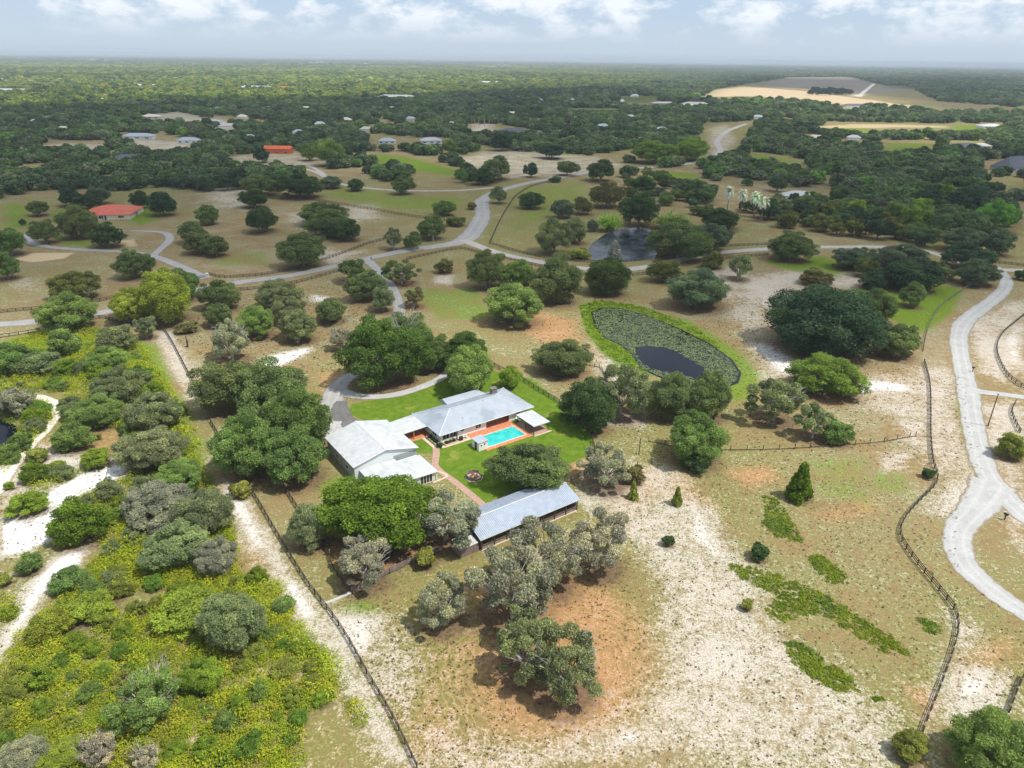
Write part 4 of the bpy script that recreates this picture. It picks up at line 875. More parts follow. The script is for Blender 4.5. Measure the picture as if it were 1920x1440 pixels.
fence(q2(795,440, 825,433, 845,423, 855,416, 850,408, 830,404), 'dark fence rounding the pasture corner by the junction', 3, 2.6, **FD)
fence(q2(505,361, 560,371, 620,381, 700,394, 780,408, 835,415), 'long dark fence crossing the far pasture', 3, 3, h=1.6, **FD)
fence(q2(440,546, 500,540, 560,530, 600,519, 640,508), 'dark rail fence below the road left of the driveway', 3, 2.6, **FD)
fence(q2(762,487, 800,479, 860,467, 895,474, 950,486, 1010,500, 1060,511, 1100,517, 1170,518, 1225,513), 'dark rail fence below the road right of the driveway', 3, 2.6, **FD)
fence(q2(918,458, 935,462, 960,470, 1010,482, 1070,490, 1120,493, 1180,491, 1240,482, 1300,471, 1360,463, 1440,459), 'dark rail fence between the road and the silver pond', 3, 2.6, **FD)
fence(q2(918,458, 928,435, 940,410, 955,385, 968,368, 1000,349, 1050,338), 'dark fence climbing the pasture edge right of the road bend', 3, 2.8, h=1.5, **FD)
fence(q2(1440,478, 1400,482, 1360,486), 'dark fence below the road right of the silver pond', 3, 2.6, **FD)
fence(q2(1850,492, 1890,496, 1925,500), 'dark fence above the road at the right edge', 3, 2.6, **FD)
fence(q2(1730,660, 1738,620, 1752,590, 1775,565, 1820,535), 'pale thin fence along the green field below the road bend', 2, 2.8, h=1.2, mat='plank', **FD)
fence(q2(1560,500, 1640,505, 1700,512, 1770,492), 'low dark fence behind the scrub patch at right', 2, 3, **FD)
fence(q2(1216,829, 1232,832, 1300,846, 1370,845, 1405,845, 1477,843, 1550,838, 1585,835, 1622,833, 1658,829, 1697,822, 1716,819), 'line of thin posts with wires crossing the sandy pasture', 1, 4.2, h=1.6, pw=.14, smooth=False, **FD)
fence(q2(1040,662, 1070,680, 1125,690, 1130,700), 'pile of broken posts near the spreading oak', 1, 1.6, smooth=False, **FD)
# ------------------------------------------------------------------ vegetation
def unitv(n): d = RNG.normal(size=(n, 3)); return d/np.linalg.norm(d, axis=1)[:,None]
def quads(Pn, Nn, size, aspect=.62, droop=0.0):
    """rhombic leaf clumps at points P with normals N"""
    n = len(Pn); a = np.cross(Nn, unitv(n)); a /= np.linalg.norm(a, axis=1)[:,None]+1e-9
    if droop: a = a*(1-droop)+np.array([0,0,-1.])*droop; a /= np.linalg.norm(a, axis=1)[:,None]
    b = np.cross(Nn, a); b /= np.linalg.norm(b, axis=1)[:,None]+1e-9; s = size[:,None]
    V = np.stack([Pn-a*s, Pn+b*s*aspect+Nn*s*.15, Pn+a*s, Pn-b*s*aspect-Nn*s*.1], 1).reshape(-1, 3)
    return V, np.arange(n*4).reshape(n, 4)
def crown_mesh(name, n, leaf, nl, lr=(.26,.40), rad=.66, kind='oak', low=-.93):
    i = np.arange(nl)+.5; ph = np.arccos(1-1.82*i/nl); th = math.pi*(1+5**.5)*i+RNG.uniform(0, .6, nl)
    C = np.stack([np.cos(th)*np.sin(ph), np.sin(th)*np.sin(ph), np.cos(ph)], 1)*rad*RNG.uniform(.80, 1.14, (nl,1))
    R = RNG.uniform(*lr, nl)
    if kind == 'moss':
        keep = RNG.random(nl) > .24; C, R = C[keep], R[keep]
    if kind == 'cone':
        z = RNG.uniform(-.9, .9, nl); rr = (1-(z+1)/2)*.72+.05; C = np.stack([np.cos(th)*rr, np.sin(th)*rr, z], 1); R = .14+.22*(1-(z+1)/2)
    if kind == 'dome':
        C = C*1.02; R = R*1.15
    if kind in ('oak','moss'):
        az = np.arctan2(C[:,1], C[:,0]); f1, f2 = RNG.uniform(0, 6.28, 2); g_ = 1+.17*np.sin(2*az+f1)+.13*np.sin(3*az+f2)+.05*np.sin(7*az); C[:,:2] *= g_[:,None]; C[:,2] *= RNG.uniform(.62, 1.16, len(C)); kp = RNG.random(len(C)) > .1; C, R = C[kp], R[kp]; nl = len(C)
    C = np.r_[C, [[0,0,.1]]]; R = np.r_[R, [.45 if kind not in ('moss','cone') else .25]]; nl = len(C)
    lt = RNG.uniform(.0, .95, nl); ps, ns, ts = [], [], []; got = 0
    while got < n:
        k = RNG.choice(nl, n, p=R**2/np.sum(R**2)); d = unitv(n); d[:,2] = np.abs(d[:,2])*np.where(RNG.random(n) < .72, 1, -1)
        wob = 1+.16*np.sin(d[:,0]*7+k)*np.sin(d[:,1]*6+k*2)
        p = C[k]+d*(R[k]*(.62+.5*RNG.random(n)**.8+(RNG.random(n) < .04)*.2)*wob)[:,None]*np.array([1,1,.85])
        ok = p[:,2] > low-RNG.uniform(0, .12, n)
        for j in range(nl):
            ok &= (np.linalg.norm(p-C[j], axis=1) > R[j]*.62) | (k == j)
        q = d*.6+unitv(n)*.95+np.array([0,0,.3]); q /= np.linalg.norm(q, axis=1)[:,None]
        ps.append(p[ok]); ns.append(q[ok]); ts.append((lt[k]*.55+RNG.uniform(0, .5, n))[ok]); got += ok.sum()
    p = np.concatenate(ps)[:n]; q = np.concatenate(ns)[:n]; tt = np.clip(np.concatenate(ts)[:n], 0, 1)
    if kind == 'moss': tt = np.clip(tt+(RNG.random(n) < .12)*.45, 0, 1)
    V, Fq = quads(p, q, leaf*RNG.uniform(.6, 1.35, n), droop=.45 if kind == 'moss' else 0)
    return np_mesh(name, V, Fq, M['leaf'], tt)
def trunk_mesh(name, limbs=7, rad=.62, base=.055, mat='bark', twig=False, forks=2):
    m = MB(); rn = random.Random(name); m.tube([(0,0,-.02), (.02,0,.12), (0,.02,.3)], [base*1.3, base, base*.9], 7)
    for i in range(limbs):
        a = 2*math.pi*i/limbs+rn.uniform(-.3, .3); r = rad*rn.uniform(.7, 1.1); z = rn.uniform(.55, .88)
        mid = (math.cos(a)*r*.4, math.sin(a)*r*.4, z*.62); end = (math.cos(a)*r, math.sin(a)*r, z)
        m.tube([(0,0,rn.uniform(.14, .28)), mid, end], [base*.62, base*.4, base*.16], 5)
        for f in range(forks):
            b = a+rn.uniform(-.9, .9); e2 = (mid[0]+math.cos(b)*r*.5, mid[1]+math.sin(b)*r*.5, z+rn.uniform(-.08, .22)); m.tube([mid, e2], [base*.3, base*.08], 4)
            if twig:
                for g in range(3):
                    c_ = b+rn.uniform(-1, 1); m.tube([e2, (e2[0]+math.cos(c_)*.2, e2[1]+math.sin(c_)*.2, e2[2]+rn.uniform(0, .15))], [base*.1, base*.03], 3)
    return m.mesh(name, M[mat])
PR = {}
def proto(key, k, fn):
    PR[key] = [fn(i) for i in range(k)]
proto('oakL', 4, lambda i: crown_mesh('oak_crown', 46000, .025, 88+10*i, (.12,.25), .80))
proto('oakM', 4, lambda i: crown_mesh('oak_crown', 15000, .041, 46+6*i, (.15,.30), .76))
proto('oakS', 3, lambda i: crown_mesh('bush_crown', 4500, .075, 24, (.2,.38), .68))
proto('domeL', 2, lambda i: crown_mesh('dome_crown', 52000, .024, 110, (.14,.24), .82, 'dome', -.97))
proto('mossL', 3, lambda i: crown_mesh('mossy_crown', 26000, .029, 52, (.11,.24), .82, 'moss'))
proto('mossM', 3, lambda i: crown_mesh('mossy_crown', 10500, .045, 34, (.14,.28), .78, 'moss'))
proto('coneM', 2, lambda i: crown_mesh('cone_crown', 3800, .10, 46, kind='cone', low=-1.1))
proto('far', 4, lambda i: crown_mesh('oak_crown', 1300, .15, 16+i*3, (.28,.42), .64))
proto('trunk', 3, lambda i: trunk_mesh('trunk_%d' % i))
proto('mtrunk', 3, lambda i: trunk_mesh('mossy_trunk_%d' % i, 9, .82, .05, 'deadwood', True, 3))
for k_ in ('trunk','mtrunk'):
    for me in PR[k_]: me.name = 'trunk'
# palm and bamboo
def blades(n, Lr, base_r, elev, width, seg=4, droop=1.0, z0=0.0, twist=0):
    V = []; Fq = []; T = []
    for i in range(n):
        a = RNG.uniform(0, 6.283); el = RNG.uniform(*elev); L = RNG.uniform(*Lr); x = y = 0.0; r0 = RNG.uniform(0, base_r); ba = RNG.uniform(0, 6.283)
        px_, py_, pz = math.cos(ba)*r0, math.sin(ba)*r0, z0; e = el; st = len(V); side = np.array([-math.sin(a), math.cos(a), 0]); tt = RNG.uniform(.2, .9)
        for s in range(seg+1):
            w = width*math.sin(math.pi*min(max((s+.35)/(seg+.7), .05), .97)); c0 = np.array([px_, py_, pz]); up = np.array([0,0,w*.35])
            V += [c0-side*w+up, c0, c0+side*w+up]
            px_ += math.cos(a)*math.cos(e)*L/seg; py_ += math.sin(a)*math.cos(e)*L/seg; pz += math.sin(e)*L/seg; e -= droop*1.5/seg
        for s in range(seg):
            b_ = st+s*3; Fq += [(b_, b_+1, b_+4, b_+3), (b_+1, b_+2, b_+5, b_+4)]; T += [tt, tt*.8]
    return np.array(V), np.array(Fq), np.array(T)
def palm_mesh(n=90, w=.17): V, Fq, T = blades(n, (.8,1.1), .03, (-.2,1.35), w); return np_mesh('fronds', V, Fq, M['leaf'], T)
PR['palm'] = [palm_mesh(), palm_mesh(100, .19)]
PR['palmtrunk'] = [MB().tube([(0,0,0),(.04,0,.5),(0,0,1)], [.09,.07,.07], 7).mesh('trunk', M['bark'])]
def bamboo_mesh():
    Vs, Fs, Ts = blades(170, (.9,1.5), .42, (.75,1.5), .05, 6, 1.0, -1.0); a = np.r_[Vs]; cm, ff = Vs, Fs
    P2 = Vs[RNG.integers(0, len(Vs), 2600)]+RNG.normal(0, .06, (2600,3)); P2 = P2[P2[:,2] > -.7]; V2, F2 = quads(P2, unitv(len(P2)), RNG.uniform(.03, .08, len(P2)), .4)
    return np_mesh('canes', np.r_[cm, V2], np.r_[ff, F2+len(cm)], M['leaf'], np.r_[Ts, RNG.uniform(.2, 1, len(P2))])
PR['bamboo'] = [bamboo_mesh(), bamboo_mesh()]
PR['dead'] = [trunk_mesh('dead_a', 9, .9, .05, 'deadwood', True, 4), trunk_mesh('dead_b', 8, .8, .05, 'deadwood', True, 4)]

PAL = {'oak': (.088,.118,.045), 'dark': (.042,.070,.026), 'deep': (.035,.064,.034), 'grey': (.135,.155,.095), 'moss': (.165,.172,.122), 'bright': (.068,.108,.014), 'lime': (.125,.17,.025),
       'yellow': (.15,.18,.028), 'mid': (.085,.13,.038), 'blue': (.075,.105,.062), 'brown': (.11,.105,.045), 'silver': (.36,.40,.36), 'cane': (.15,.23,.045), 'olive': (.145,.16,.038)}
def place(name, crown, trunk, x, y, R, hz, zc, colr, label, cat='tree', group=None, trunk_h=None, rz=None):
    e = empty(name, (x, y, 0), random.uniform(0, 6.28) if rz is None else rz); tag(e, label, cat, group)
    j = random.uniform(.90, 1.10); colr = tuple(c*j*random.uniform(.96, 1.04) for c in colr)
    c_ = link('crown' if 'palm' not in name else 'fronds', crown, e, (0,0,zc), 0, (R, R, hz)); c_.color = (*colr, 1)
    if trunk: link('trunk', trunk, e, (0,0,0), 0, (R, R, trunk_h or (zc+hz*.55)))
    return e
HAND = []
def solve(b, kind):
    """crown box in the survey photograph -> ground position, radius, half height, centre height"""
    x0, y0, x1, y1 = b; cx, cy = (x0+x1)/2, (y0+y1)/2; X, Y = at(cx, y1)
    for _ in range(6):
        d = depth_of(X, Y); s = F/d; a = math.atan2(CAM_H, math.hypot(X, Y)); R = (x1-x0)/2/s; hb = (y1-y0)/2/s
        q = hb*hb-(R*math.sin(a))**2; hz = math.sqrt(max(q, 0))/math.cos(a); hz = min(max(hz, R*.5), R*(1.9 if kind in ('C','P','G') else 1.0))
        cl = {'O': .10, 'M': .30, 'B': .12, 'C': .12, 'D': .05, 'S': .0, 'G': .02, 'P': 1.6}[kind]*R
        zc = hz*.93+cl*.8; X, Y = at(cx, cy, zc)
    return X, Y, R, hz, zc
def tree(b, kind, c, label, name=None, group=None):
    X, Y, R, hz, zc = solve(b, kind); px_r = (b[2]-b[0])/2; colr = tuple(q*w for q, w in zip(PAL[c] if isinstance(c, str) else c, (2.1,2.0,2.05)))
    LITTER.append((X, Y, R*1.15)); HAND.append((X, Y, R))
    if kind == 'P':
        return place(name or 'palm_tree', random.choice(PR['palm']), PR['palmtrunk'][0], X, Y, R, hz, zc, colr, label, 'palm', group, trunk_h=zc)
    if kind == 'G': return place(name or 'bamboo_clump', random.choice(PR['bamboo']), None, X, Y, R*.8, hz, hz, colr, label, 'bamboo', group)
    big = R > 6.5 and px_r > 26
    if kind == 'M': cr = random.choice(PR['mossL' if big or px_r > 34 else 'mossM']); tr = random.choice(PR['mtrunk'])
    elif kind == 'C': cr = random.choice(PR['coneM']); tr = None
    elif kind == 'D': cr = random.choice(PR['domeL']); tr = None
    elif kind == 'S': cr = random.choice(PR['oakS'] if px_r < 22 else PR['oakM']); tr = None
    else: cr = random.choice(PR['oakL'] if px_r > 30 else (PR['oakM'] if px_r > 11 else PR['far'])); tr = random.choice(PR['trunk'])
    nm = name or {'O': 'oak_tree', 'M': 'mossy_oak', 'B': 'broadleaf_tree', 'C': 'conifer', 'D': 'round_tree', 'S': 'bush'}[kind]
    return place(nm, cr, tr, X, Y, R*1.03, hz*1.03, zc, colr, label, 'bush' if kind == 'S' else 'tree', group)
T = [
 # around the house
 ((645,600,785,722),'B','bright_d','broad dark green tree crown in front of the driveway circle'),((705,588,810,660),'B','mid','dark green tree behind the big driveway circle tree'),((775,620,845,700),'B','mid','green tree right of the bleached dead branches'),
 ((822,625,912,690),'B','bright_d','rounded green tree at the right end of the circle grove'),((830,652,925,735),'O','mid_l','lighter green oak touching the back roof corner of the ranch house'),((935,688,981,728),'B','lime','small yellow-green tree behind the chimney by the back fence'),
 ((370,672,500,770),'O','oak','topmost of the big oaks left of the driveway'),((440,680,570,790),'O','oak','wide grey-green oak second of the cluster left of the garage'),((505,722,615,845),'O','mid','oak crown leaning on the left side of the concrete drive'),
 ((400,770,520,890),'O','mid','dark oak at the lower left of the cluster beside the long fence'),((490,800,610,905),'O','mid','lowest oak of the cluster, left of the white garage wall'),
 ((620,882,815,1030),'B','bright','large bright green tree in front of the white garage wing'),((545,928,625,1042),'O','grey_o','grey-green oak left of the large bright green tree'),((630,1003,735,1095),'M','moss','pale mossy oak in the corner of the corral'),
 ((770,918,895,1018),'M','moss','mossy oak overhanging the left end of the stable roof'),((777,1022,820,1066),'S','olive','round olive bush at the corral fence right of the gate'),
 ((922,826,1060,925),'O','oak','big round grey-green oak on the lawn behind the stable roof'),((1052,716,1150,806),'O','dark','dense dark tree at the right corner of the lawn'),
 ((1118,672,1218,775),'M','grey_o','airy spreading oak between the dark lawn tree and the lily pond'),((1213,702,1300,785),'O','oak','left one of two joined oaks below the lily pond'),((1285,698,1370,786),'O','oak','right one of two joined oaks below the lily pond'),
 ((1252,773,1360,868),'O','mid','round green oak standing below the two pond oaks'),((1275,845,1332,885),'S','dark','low dark shrub under the round green oak below the pond'),((1093,828,1182,910),'M','moss','pale mossy oak right of the lawn corner'),((1168,868,1208,908),'S','brown','brownish bush right of the pale mossy oak by the lawn'),
 ((1178,902,1198,936),'C','olive','left one of two little conifers on the sand behind the stable'),((1260,907,1281,953),'C','olive','right one of two little conifers on the sand behind the stable'),
 ((1070,955,1180,1068),'M','moss2','gaunt mossy oak right of the stable with bare limbs'),((962,975,1092,1100),'M','moss','mossy oak crown in front of the stable wall'),((888,1005,1035,1172),'M','moss','grey mossy oak between the stable and the orange sand ring'),
 ((925,1110,1050,1300),'M','grey_o','left half of the mossy green oak pair inside the orange ring'),((995,1150,1130,1320),'M','greenmoss','right greener oak of the pair inside the orange ring'),((780,1060,878,1188),'M','moss','leaning mossy oak with twisted limbs on the bare pasture'),
 # right foreground
 ((1800,1338,1945,1470),'B','mid_l','large green oak cut off by the bottom right corner'),((1676,1368,1736,1426),'S','olive','round bush astride the fence near the bottom right'),((1478,868,1527,938),'C','bright','single bright green conical tree on the tan pasture'),
 ((1872,812,1925,862),'S','olive','rounded yellow-green bush at the right edge'),((1730,872,1752,902),'S','dark','small dark bush touching the winding fence'),((1407,1012,1443,1056),'S','dark','dark scraggly bush at the head of the green strip'),((1390,1120,1415,1146),'S','olive','small olive bush left of the long green strip'),
 ((1242,1002,1267,1025),'S','dark','small dark bush alone on the pale sand'),((1490,666,1612,740),'O','lime_d','wide bright green oak between the pond and the winding fence'),((1410,703,1505,786),'M','grey_o','grey oak below and left of the wide bright green oak'),
 ((1498,754,1562,822),'M','grey_o','small grey leaning oak below the grey one right of the pond'),((1540,788,1597,834),'S','mid','green bush at the end of the thin wire fence'),
 ((1450,540,1642,662),'D','deep','enormous dark domed tree right of the lily pond'),((1608,542,1682,608),'O','oak','grey-green oak just right of the enormous domed tree'),((1688,530,1734,575),'O','oak','small oak in the green field left of the right road'),
 ((1640,605,1722,668),'O','oak','spreading oak below the green field near the fence corner'),((1447,436,1523,487),'O','oak','pair of grey oaks beside the road right of the silver pond'),((1500,508,1556,532),'S','brown','fallen grey brushy bush on the white sand'),
 ((1565,464,1632,503),'O','blue','grey-blue oak on the near side of the road at right'),((1640,462,1742,510),'O','blue','wide low grey-blue oak beside the road'),((1612,508,1662,542),'S','deep','dark bush left of the low dark thicket'),((1655,502,1756,533),'S','deep','low wide dark thicket at the top of the green field'),
 ((1772,458,1854,504),'O','deep','dense dark oak at the bend where the right road begins'),((1800,488,1869,534),'O','blue','grey-green oak tucked in front of the dense dark bend oak'),((1904,504,1930,526),'S','dark','dark shrub at the right edge near the road bend'),
 # around lily pond
 ((1008,636,1104,702),'O','oak','spreading oak with visible limbs left of the lily pond'),((997,482,1089,566),'O','oak','large oak with a forked pale limb beneath the road'),((1102,486,1179,552),'D','cedar','egg shaped dense cedar directly below the silver pond'),
 ((938,488,1003,540),'O','mid','green oak between the two large oaks below the road'),((912,530,1018,607),'O','mid_l','large grey-green oak left of the lily pond head'),((878,468,948,542),'O','oak','oak just right of the brown bush below the junction'),
 ((1218,488,1278,528),'O','olive_d','olive bushy tree right of the egg shaped cedar'),((1256,503,1364,575),'O','blue','wide blue-green willow-like oak above the lily pond'),((1317,470,1359,504),'S','olive_d','rounded shrub by the road right of the silver pond'),((1364,468,1410,527),'M','grey_o','tall grey oak with drooping sides at the sand edge'),
 # silver pond grove
 ((1008,410,1072,476),'O','grey_o','pale grey-green tree at the left bank of the silver pond'),((1055,402,1102,462),'O','grey_o','second pale grey-green tree on the left bank'),((1064,465,1106,484),'S','olive','low olive shrub on the left bank of the silver pond'),((1099,402,1122,444),'S','blue','narrow blue-grey shrub between bank tree and bamboo'),
 ((1118,372,1170,434),'G','cane','yellow-green bamboo clump at the head of the silver pond'),((1222,368,1304,432),'G','cane2','wide bamboo clump behind the right bank of the silver pond'),((1168,362,1232,422),'O','dark','dark tree between the two bamboo clumps'),
 ((1218,418,1330,482),'O','oak','broad oak mass on the right bank of the silver pond'),((1300,420,1376,472),'O','blue','right end oak of the bank mass by the road'),((1318,392,1386,428),'O','dark','dark low oaks right of the wide bamboo'),
 ((1107,343,1169,387),'O','brown','olive-brown oak above the left bamboo clump'),((974,360,1019,390),'O','dark','small dark oak alone in the pasture right of the road bend'),((1034,374,1076,408),'O','blue','blue-grey oak left of the brownish pasture oak'),((1072,370,1112,401),'O','brown','brownish oak in the row above the silver pond'),
 ((1138,452,1168,488),'C','silver_d','pale cypress standing in the silver pond'),((1178,332,1232,362),'O','dark','dark oak on the slope above the bamboo'),
 ((1357,343,1378,382),'P','silver','leftmost of the silver fan palms'),((1383,348,1404,386),'P','silver','second silver fan palm from the left'),((1405,353,1430,392),'P','silver','third silver fan palm from the left'),((1418,364,1446,398),'P','silver','low silver fan palm at the right end of the row'),
 ((1418,380,1465,410),'O','deep','round dark oak right of the silver palms'),
 # centre pastures
 ((629,482,684,524),'M','oak','mossy oak between the road and the driveway mouth'),((653,508,722,562),'O','oak','grey oak left of the curving driveway'),((694,536,740,586),'O','grey_o','smaller grey oak nearest the curving driveway on its left'),((720,484,782,528),'M','oak','spiky mossy oak in the driveway fork'),
 ((755,540,798,573),'M','brown','sparse brownish tree right of the curving driveway'),((816,484,849,513),'S','brown','brownish crooked bush below the junction'),((591,561,649,604),'O','oak','dark grey oak alone in the middle pasture'),
 ((482,526,560,580),'O','grey_o','grey oak above the trio in the left-centre pasture'),((508,556,572,605),'O','grey_o','pale oak in the middle of the left-centre group'),((525,580,593,640),'O','grey_o','round grey oak above the white sand patch'),((448,573,516,632),'O','mid_l','greener oak left of the left-centre group'),
 ((392,598,468,672),'M','moss','silvery mossy oak right of the long fence top'),((617,610,660,655),'M','moss2','thin pale tree left of the driveway circle grove'),((384,568,436,612),'O','oak','lower of two grey oaks right of the yellow-green tree'),((374,526,444,580),'O','oak','upper grey oak right of the yellow-green tree'),
 ((205,540,285,602),'B','yellow','left part of the bright yellow-green tree by the road'),((255,511,356,603),'B','yellow','right taller bright yellow-green tree by the road'),((305,508,371,560),'B','mid','dark green tree behind the yellow-green tree'),((250,585,292,636),'M','grey_o','grey sapling oak below the yellow-green tree'),
 ((100,508,179,562),'O','olive_d','rounded olive oak above the road at left'),((74,548,175,618),'O','mid_l','wide oak spreading over the road at left'),((218,470,280,520),'O','oak','oak alone below the red-roofed house drive loop'),((-15,474,34,524),'O','mid','oak cut by the left edge beside the golden sand'),((-15,430,45,478),'O','mid','green oak cut by the left edge near the drive end'),
 ((112,388,182,444),'O','oak','large oak directly left of the red roof'),((58,412,106,456),'O','oak','oak encircled by the red-roofed house drive'),((170,420,228,462),'O','dark','dark oak in front of the red-roofed house walk'),((277,360,329,403),'O','deep','round very dark oak right of the red roof'),
 ((367,384,409,420),'O','oak','small oak right of the very dark round one'),((334,416,384,455),'O','oak','upper left of three joined pasture oaks'),((343,434,402,474),'O','oak','middle of three joined pasture oaks'),((380,442,427,480),'O','oak','right one of three joined pasture oaks'),
 ((52,377,90,404),'O','oak','small oak alone in the field at the far left'),((36,410,48,423),'S','dark','tiny dark bush in the green field at far left'),((461,390,519,434),'O','dark','dark oak left of the big three-crown clump'),
 ((565,378,645,420),'O','oak','back crown of the three-crown clump'),((578,396,655,442),'O','oak','front crown of the three-crown clump'),((627,412,677,450),'O','dark','dark right crown of the three-crown clump'),((524,438,608,500),'O','oak','large grey oak just above the fenced road'),
 ((780,405,834,447),'O','oak','drooping grey oak at the fenced pasture corner'),((812,376,853,403),'O','oak','oak in the yellow-green pasture above the junction'),((875,378,894,393),'S','brown','small round bush left of the road bend'),((719,424,756,470),'M','grey_o','tall loose tree in the planting bed by the junction'),
 ((756,435,794,466),'O','oak','small oak right of the tall loose one by the junction'),((836,408,873,420),'S','olive_d','low flat bush at the fenced pasture corner'),((920,347,951,384),'O','grey_o','tree on the island where two roads meet'),
 # upper fields
 ((108,353,152,386),'O','deep','dark oak behind the red-roofed house, left one'),((142,364,190,392),'O','dark','oak right behind the red-roofed house'),((160,350,204,382),'O','blue','blue-grey oak farther behind the red-roofed house'),((246,358,278,390),'O','dark','flat-topped oak between red roof and round dark oak'),
 ((452,355,500,388),'O','dark','dark oak left of the long crossing fence'),((520,330,600,366),'O','dark','oak row at the start of the long crossing fence'),((450,330,520,362),'O','oak','grey oak group left of the crossing fence'),((600,330,640,352),'O','blue','blue-grey oak above the green pasture strip'),
 ((650,335,682,357),'O','dark','dark oak at the edge of the lime pasture'),((733,330,775,363),'O','oak','oak standing over the far pale road'),((562,270,596,300),'O','mid','green tree right of the orange barn'),((475,276,505,304),'O','deep','dark tree left of the orange barn'),((590,262,640,310),'O','mid_l','lighter green tall trees right of the orange barn'),
 ((920,248,962,281),'O','deep','dark oak in the pinkish clearing below the grey house'),((983,303,1009,334),'O','deep','dark upright oak in the pale clearing'),((1044,303,1083,328),'O','oak','oak left of the pale clearing\'s right grove'),((1100,300,1156,338),'O','dark','grove oak at the right end of the pale clearing'),
 ((1010,270,1060,296),'O','deep','dark oak above the pale clearing'),((905,293,960,335),'O','oak','leaning oak on the left of the pale clearing'),((880,315,925,345),'O','dark','dark oak at lower left of the pale clearing'),((1030,330,1052,342),'S','dark','small tree by the far pale road bend'),
 ((828,262,856,288),'O','mid_l','pale green tree right of the peaked pale house'),((1188,268,1262,300),'O','lime_d','bright green grove left of the sandy track'),((1262,260,1330,298),'O','lime_d','bright green grove right half by the sandy track'),
 ((1590,374,1626,412),'B','lime','yellow-green tree left of the small peaked white house'),((1690,374,1748,428),'B','lime_d','tree with yellow vines right of the small peaked house'),((1742,345,1784,388),'B','lime_d','yellow-green tree in the dark woods at right'),((1836,378,1908,432),'B','bright_m','bright green leafy tree at the upper right'),
 ((1780,355,1850,402),'O','deep','dark oak left of the bright green leafy tree'),((1715,345,1765,400),'O','deep','dark upright oak left of the yellow-green one'),((1850,430,1900,478),'O','blue','blue-grey oak above the right road bend'),((1770,428,1850,470),'O','blue','wide blue-grey oak over the road at upper right'),
]
PAL.update({'bright_d': (.048,.082,.02), 'mid_l': (.11,.155,.045), 'grey_o': (.125,.15,.072), 'moss2': (.20,.19,.145), 'greenmoss': (.115,.135,.068), 'lime_d': (.095,.15,.028), 'olive_d': (.085,.10,.03), 'cedar': (.05,.072,.022), 'silver_d': (.20,.22,.20), 'cane2': (.10,.16,.035), 'bright_m': (.08,.16,.035)})
for b_, k_, c_, l_ in T: tree(b_, k_, c_, l_)
# dead bleached branches over the grove
x, y = at(760, 665); e = empty('dead_tree', (x, y, 0), .5); tag(e, 'bleached dead treetop sticking out of the driveway grove', 'dead tree'); link('branches', PR['dead'][0], e, (0,0,2), 0, (5.5,5.5,13))

for pl_, n_, lb_, g_ in ((P(1170,335, 1240,330, 1330,395, 1330,425, 1290,400, 1170,372), 24, 'oak in the grove sloping down behind the silver pond', 'oaks of the grove behind the silver pond'),
                    (P(1385,395, 1500,380, 1600,400, 1760,420, 1760,452, 1600,448, 1450,425), 48, 'low oak in the belt just above the right-hand road', 'low oaks above the right-hand road'),
                    (P(1560,505, 1650,490, 1780,520, 1740,548, 1600,520), 5, 'grey scrubby oak at the top of the green field', 'scrubby oaks at the green field')):
    xs_ = [q[0] for q in pl_]; ys_ = [q[1] for q in pl_]; k_ = 0
    for _ in range(2000):
        x, y = random.uniform(min(xs_), max(xs_)), random.uniform(min(ys_), max(ys_))
        if k_ >= n_: break
        if sdist(pl_, np.array([x]), np.array([y]))[0] > 0 or any(math.hypot(x-a, y-b) < r+2.5 for a, b, r in HAND): continue
        R = random.uniform(3.8, 6.8); hz = R*random.uniform(.6, .95); HAND.append((x, y, R)); LITTER.append((x, y, R*1.1)); k_ += 1
        ck = random.choice(['oak','dark','blue','olive_d','grey_o','deep','mid']); cw = {'oak': 'grey-green', 'dark': 'dark green', 'blue': 'blue-green', 'olive_d': 'olive', 'grey_o': 'pale grey-green', 'deep': 'very dark', 'mid': 'fresh green'}[ck]
        ux = (x-min(xs_))/(max(xs_)-min(xs_)); zn = ['left end', 'left middle', 'right middle', 'right end'][min(int(ux*4), 3)]
        place('oak_tree', random.choice(PR['oakM']+PR['mossM']), random.choice(PR['trunk']), x, y, R, hz, hz*.86+.5, tuple(a*w for a, w in zip(PAL[ck], (2.1,2.0,2.05))), '%s %s %s, %s' % ('broad' if R > 5.3 else 'small', cw, lb_.replace('low ', '').replace('grey scrubby ', ''), zn), 'tree', g_)
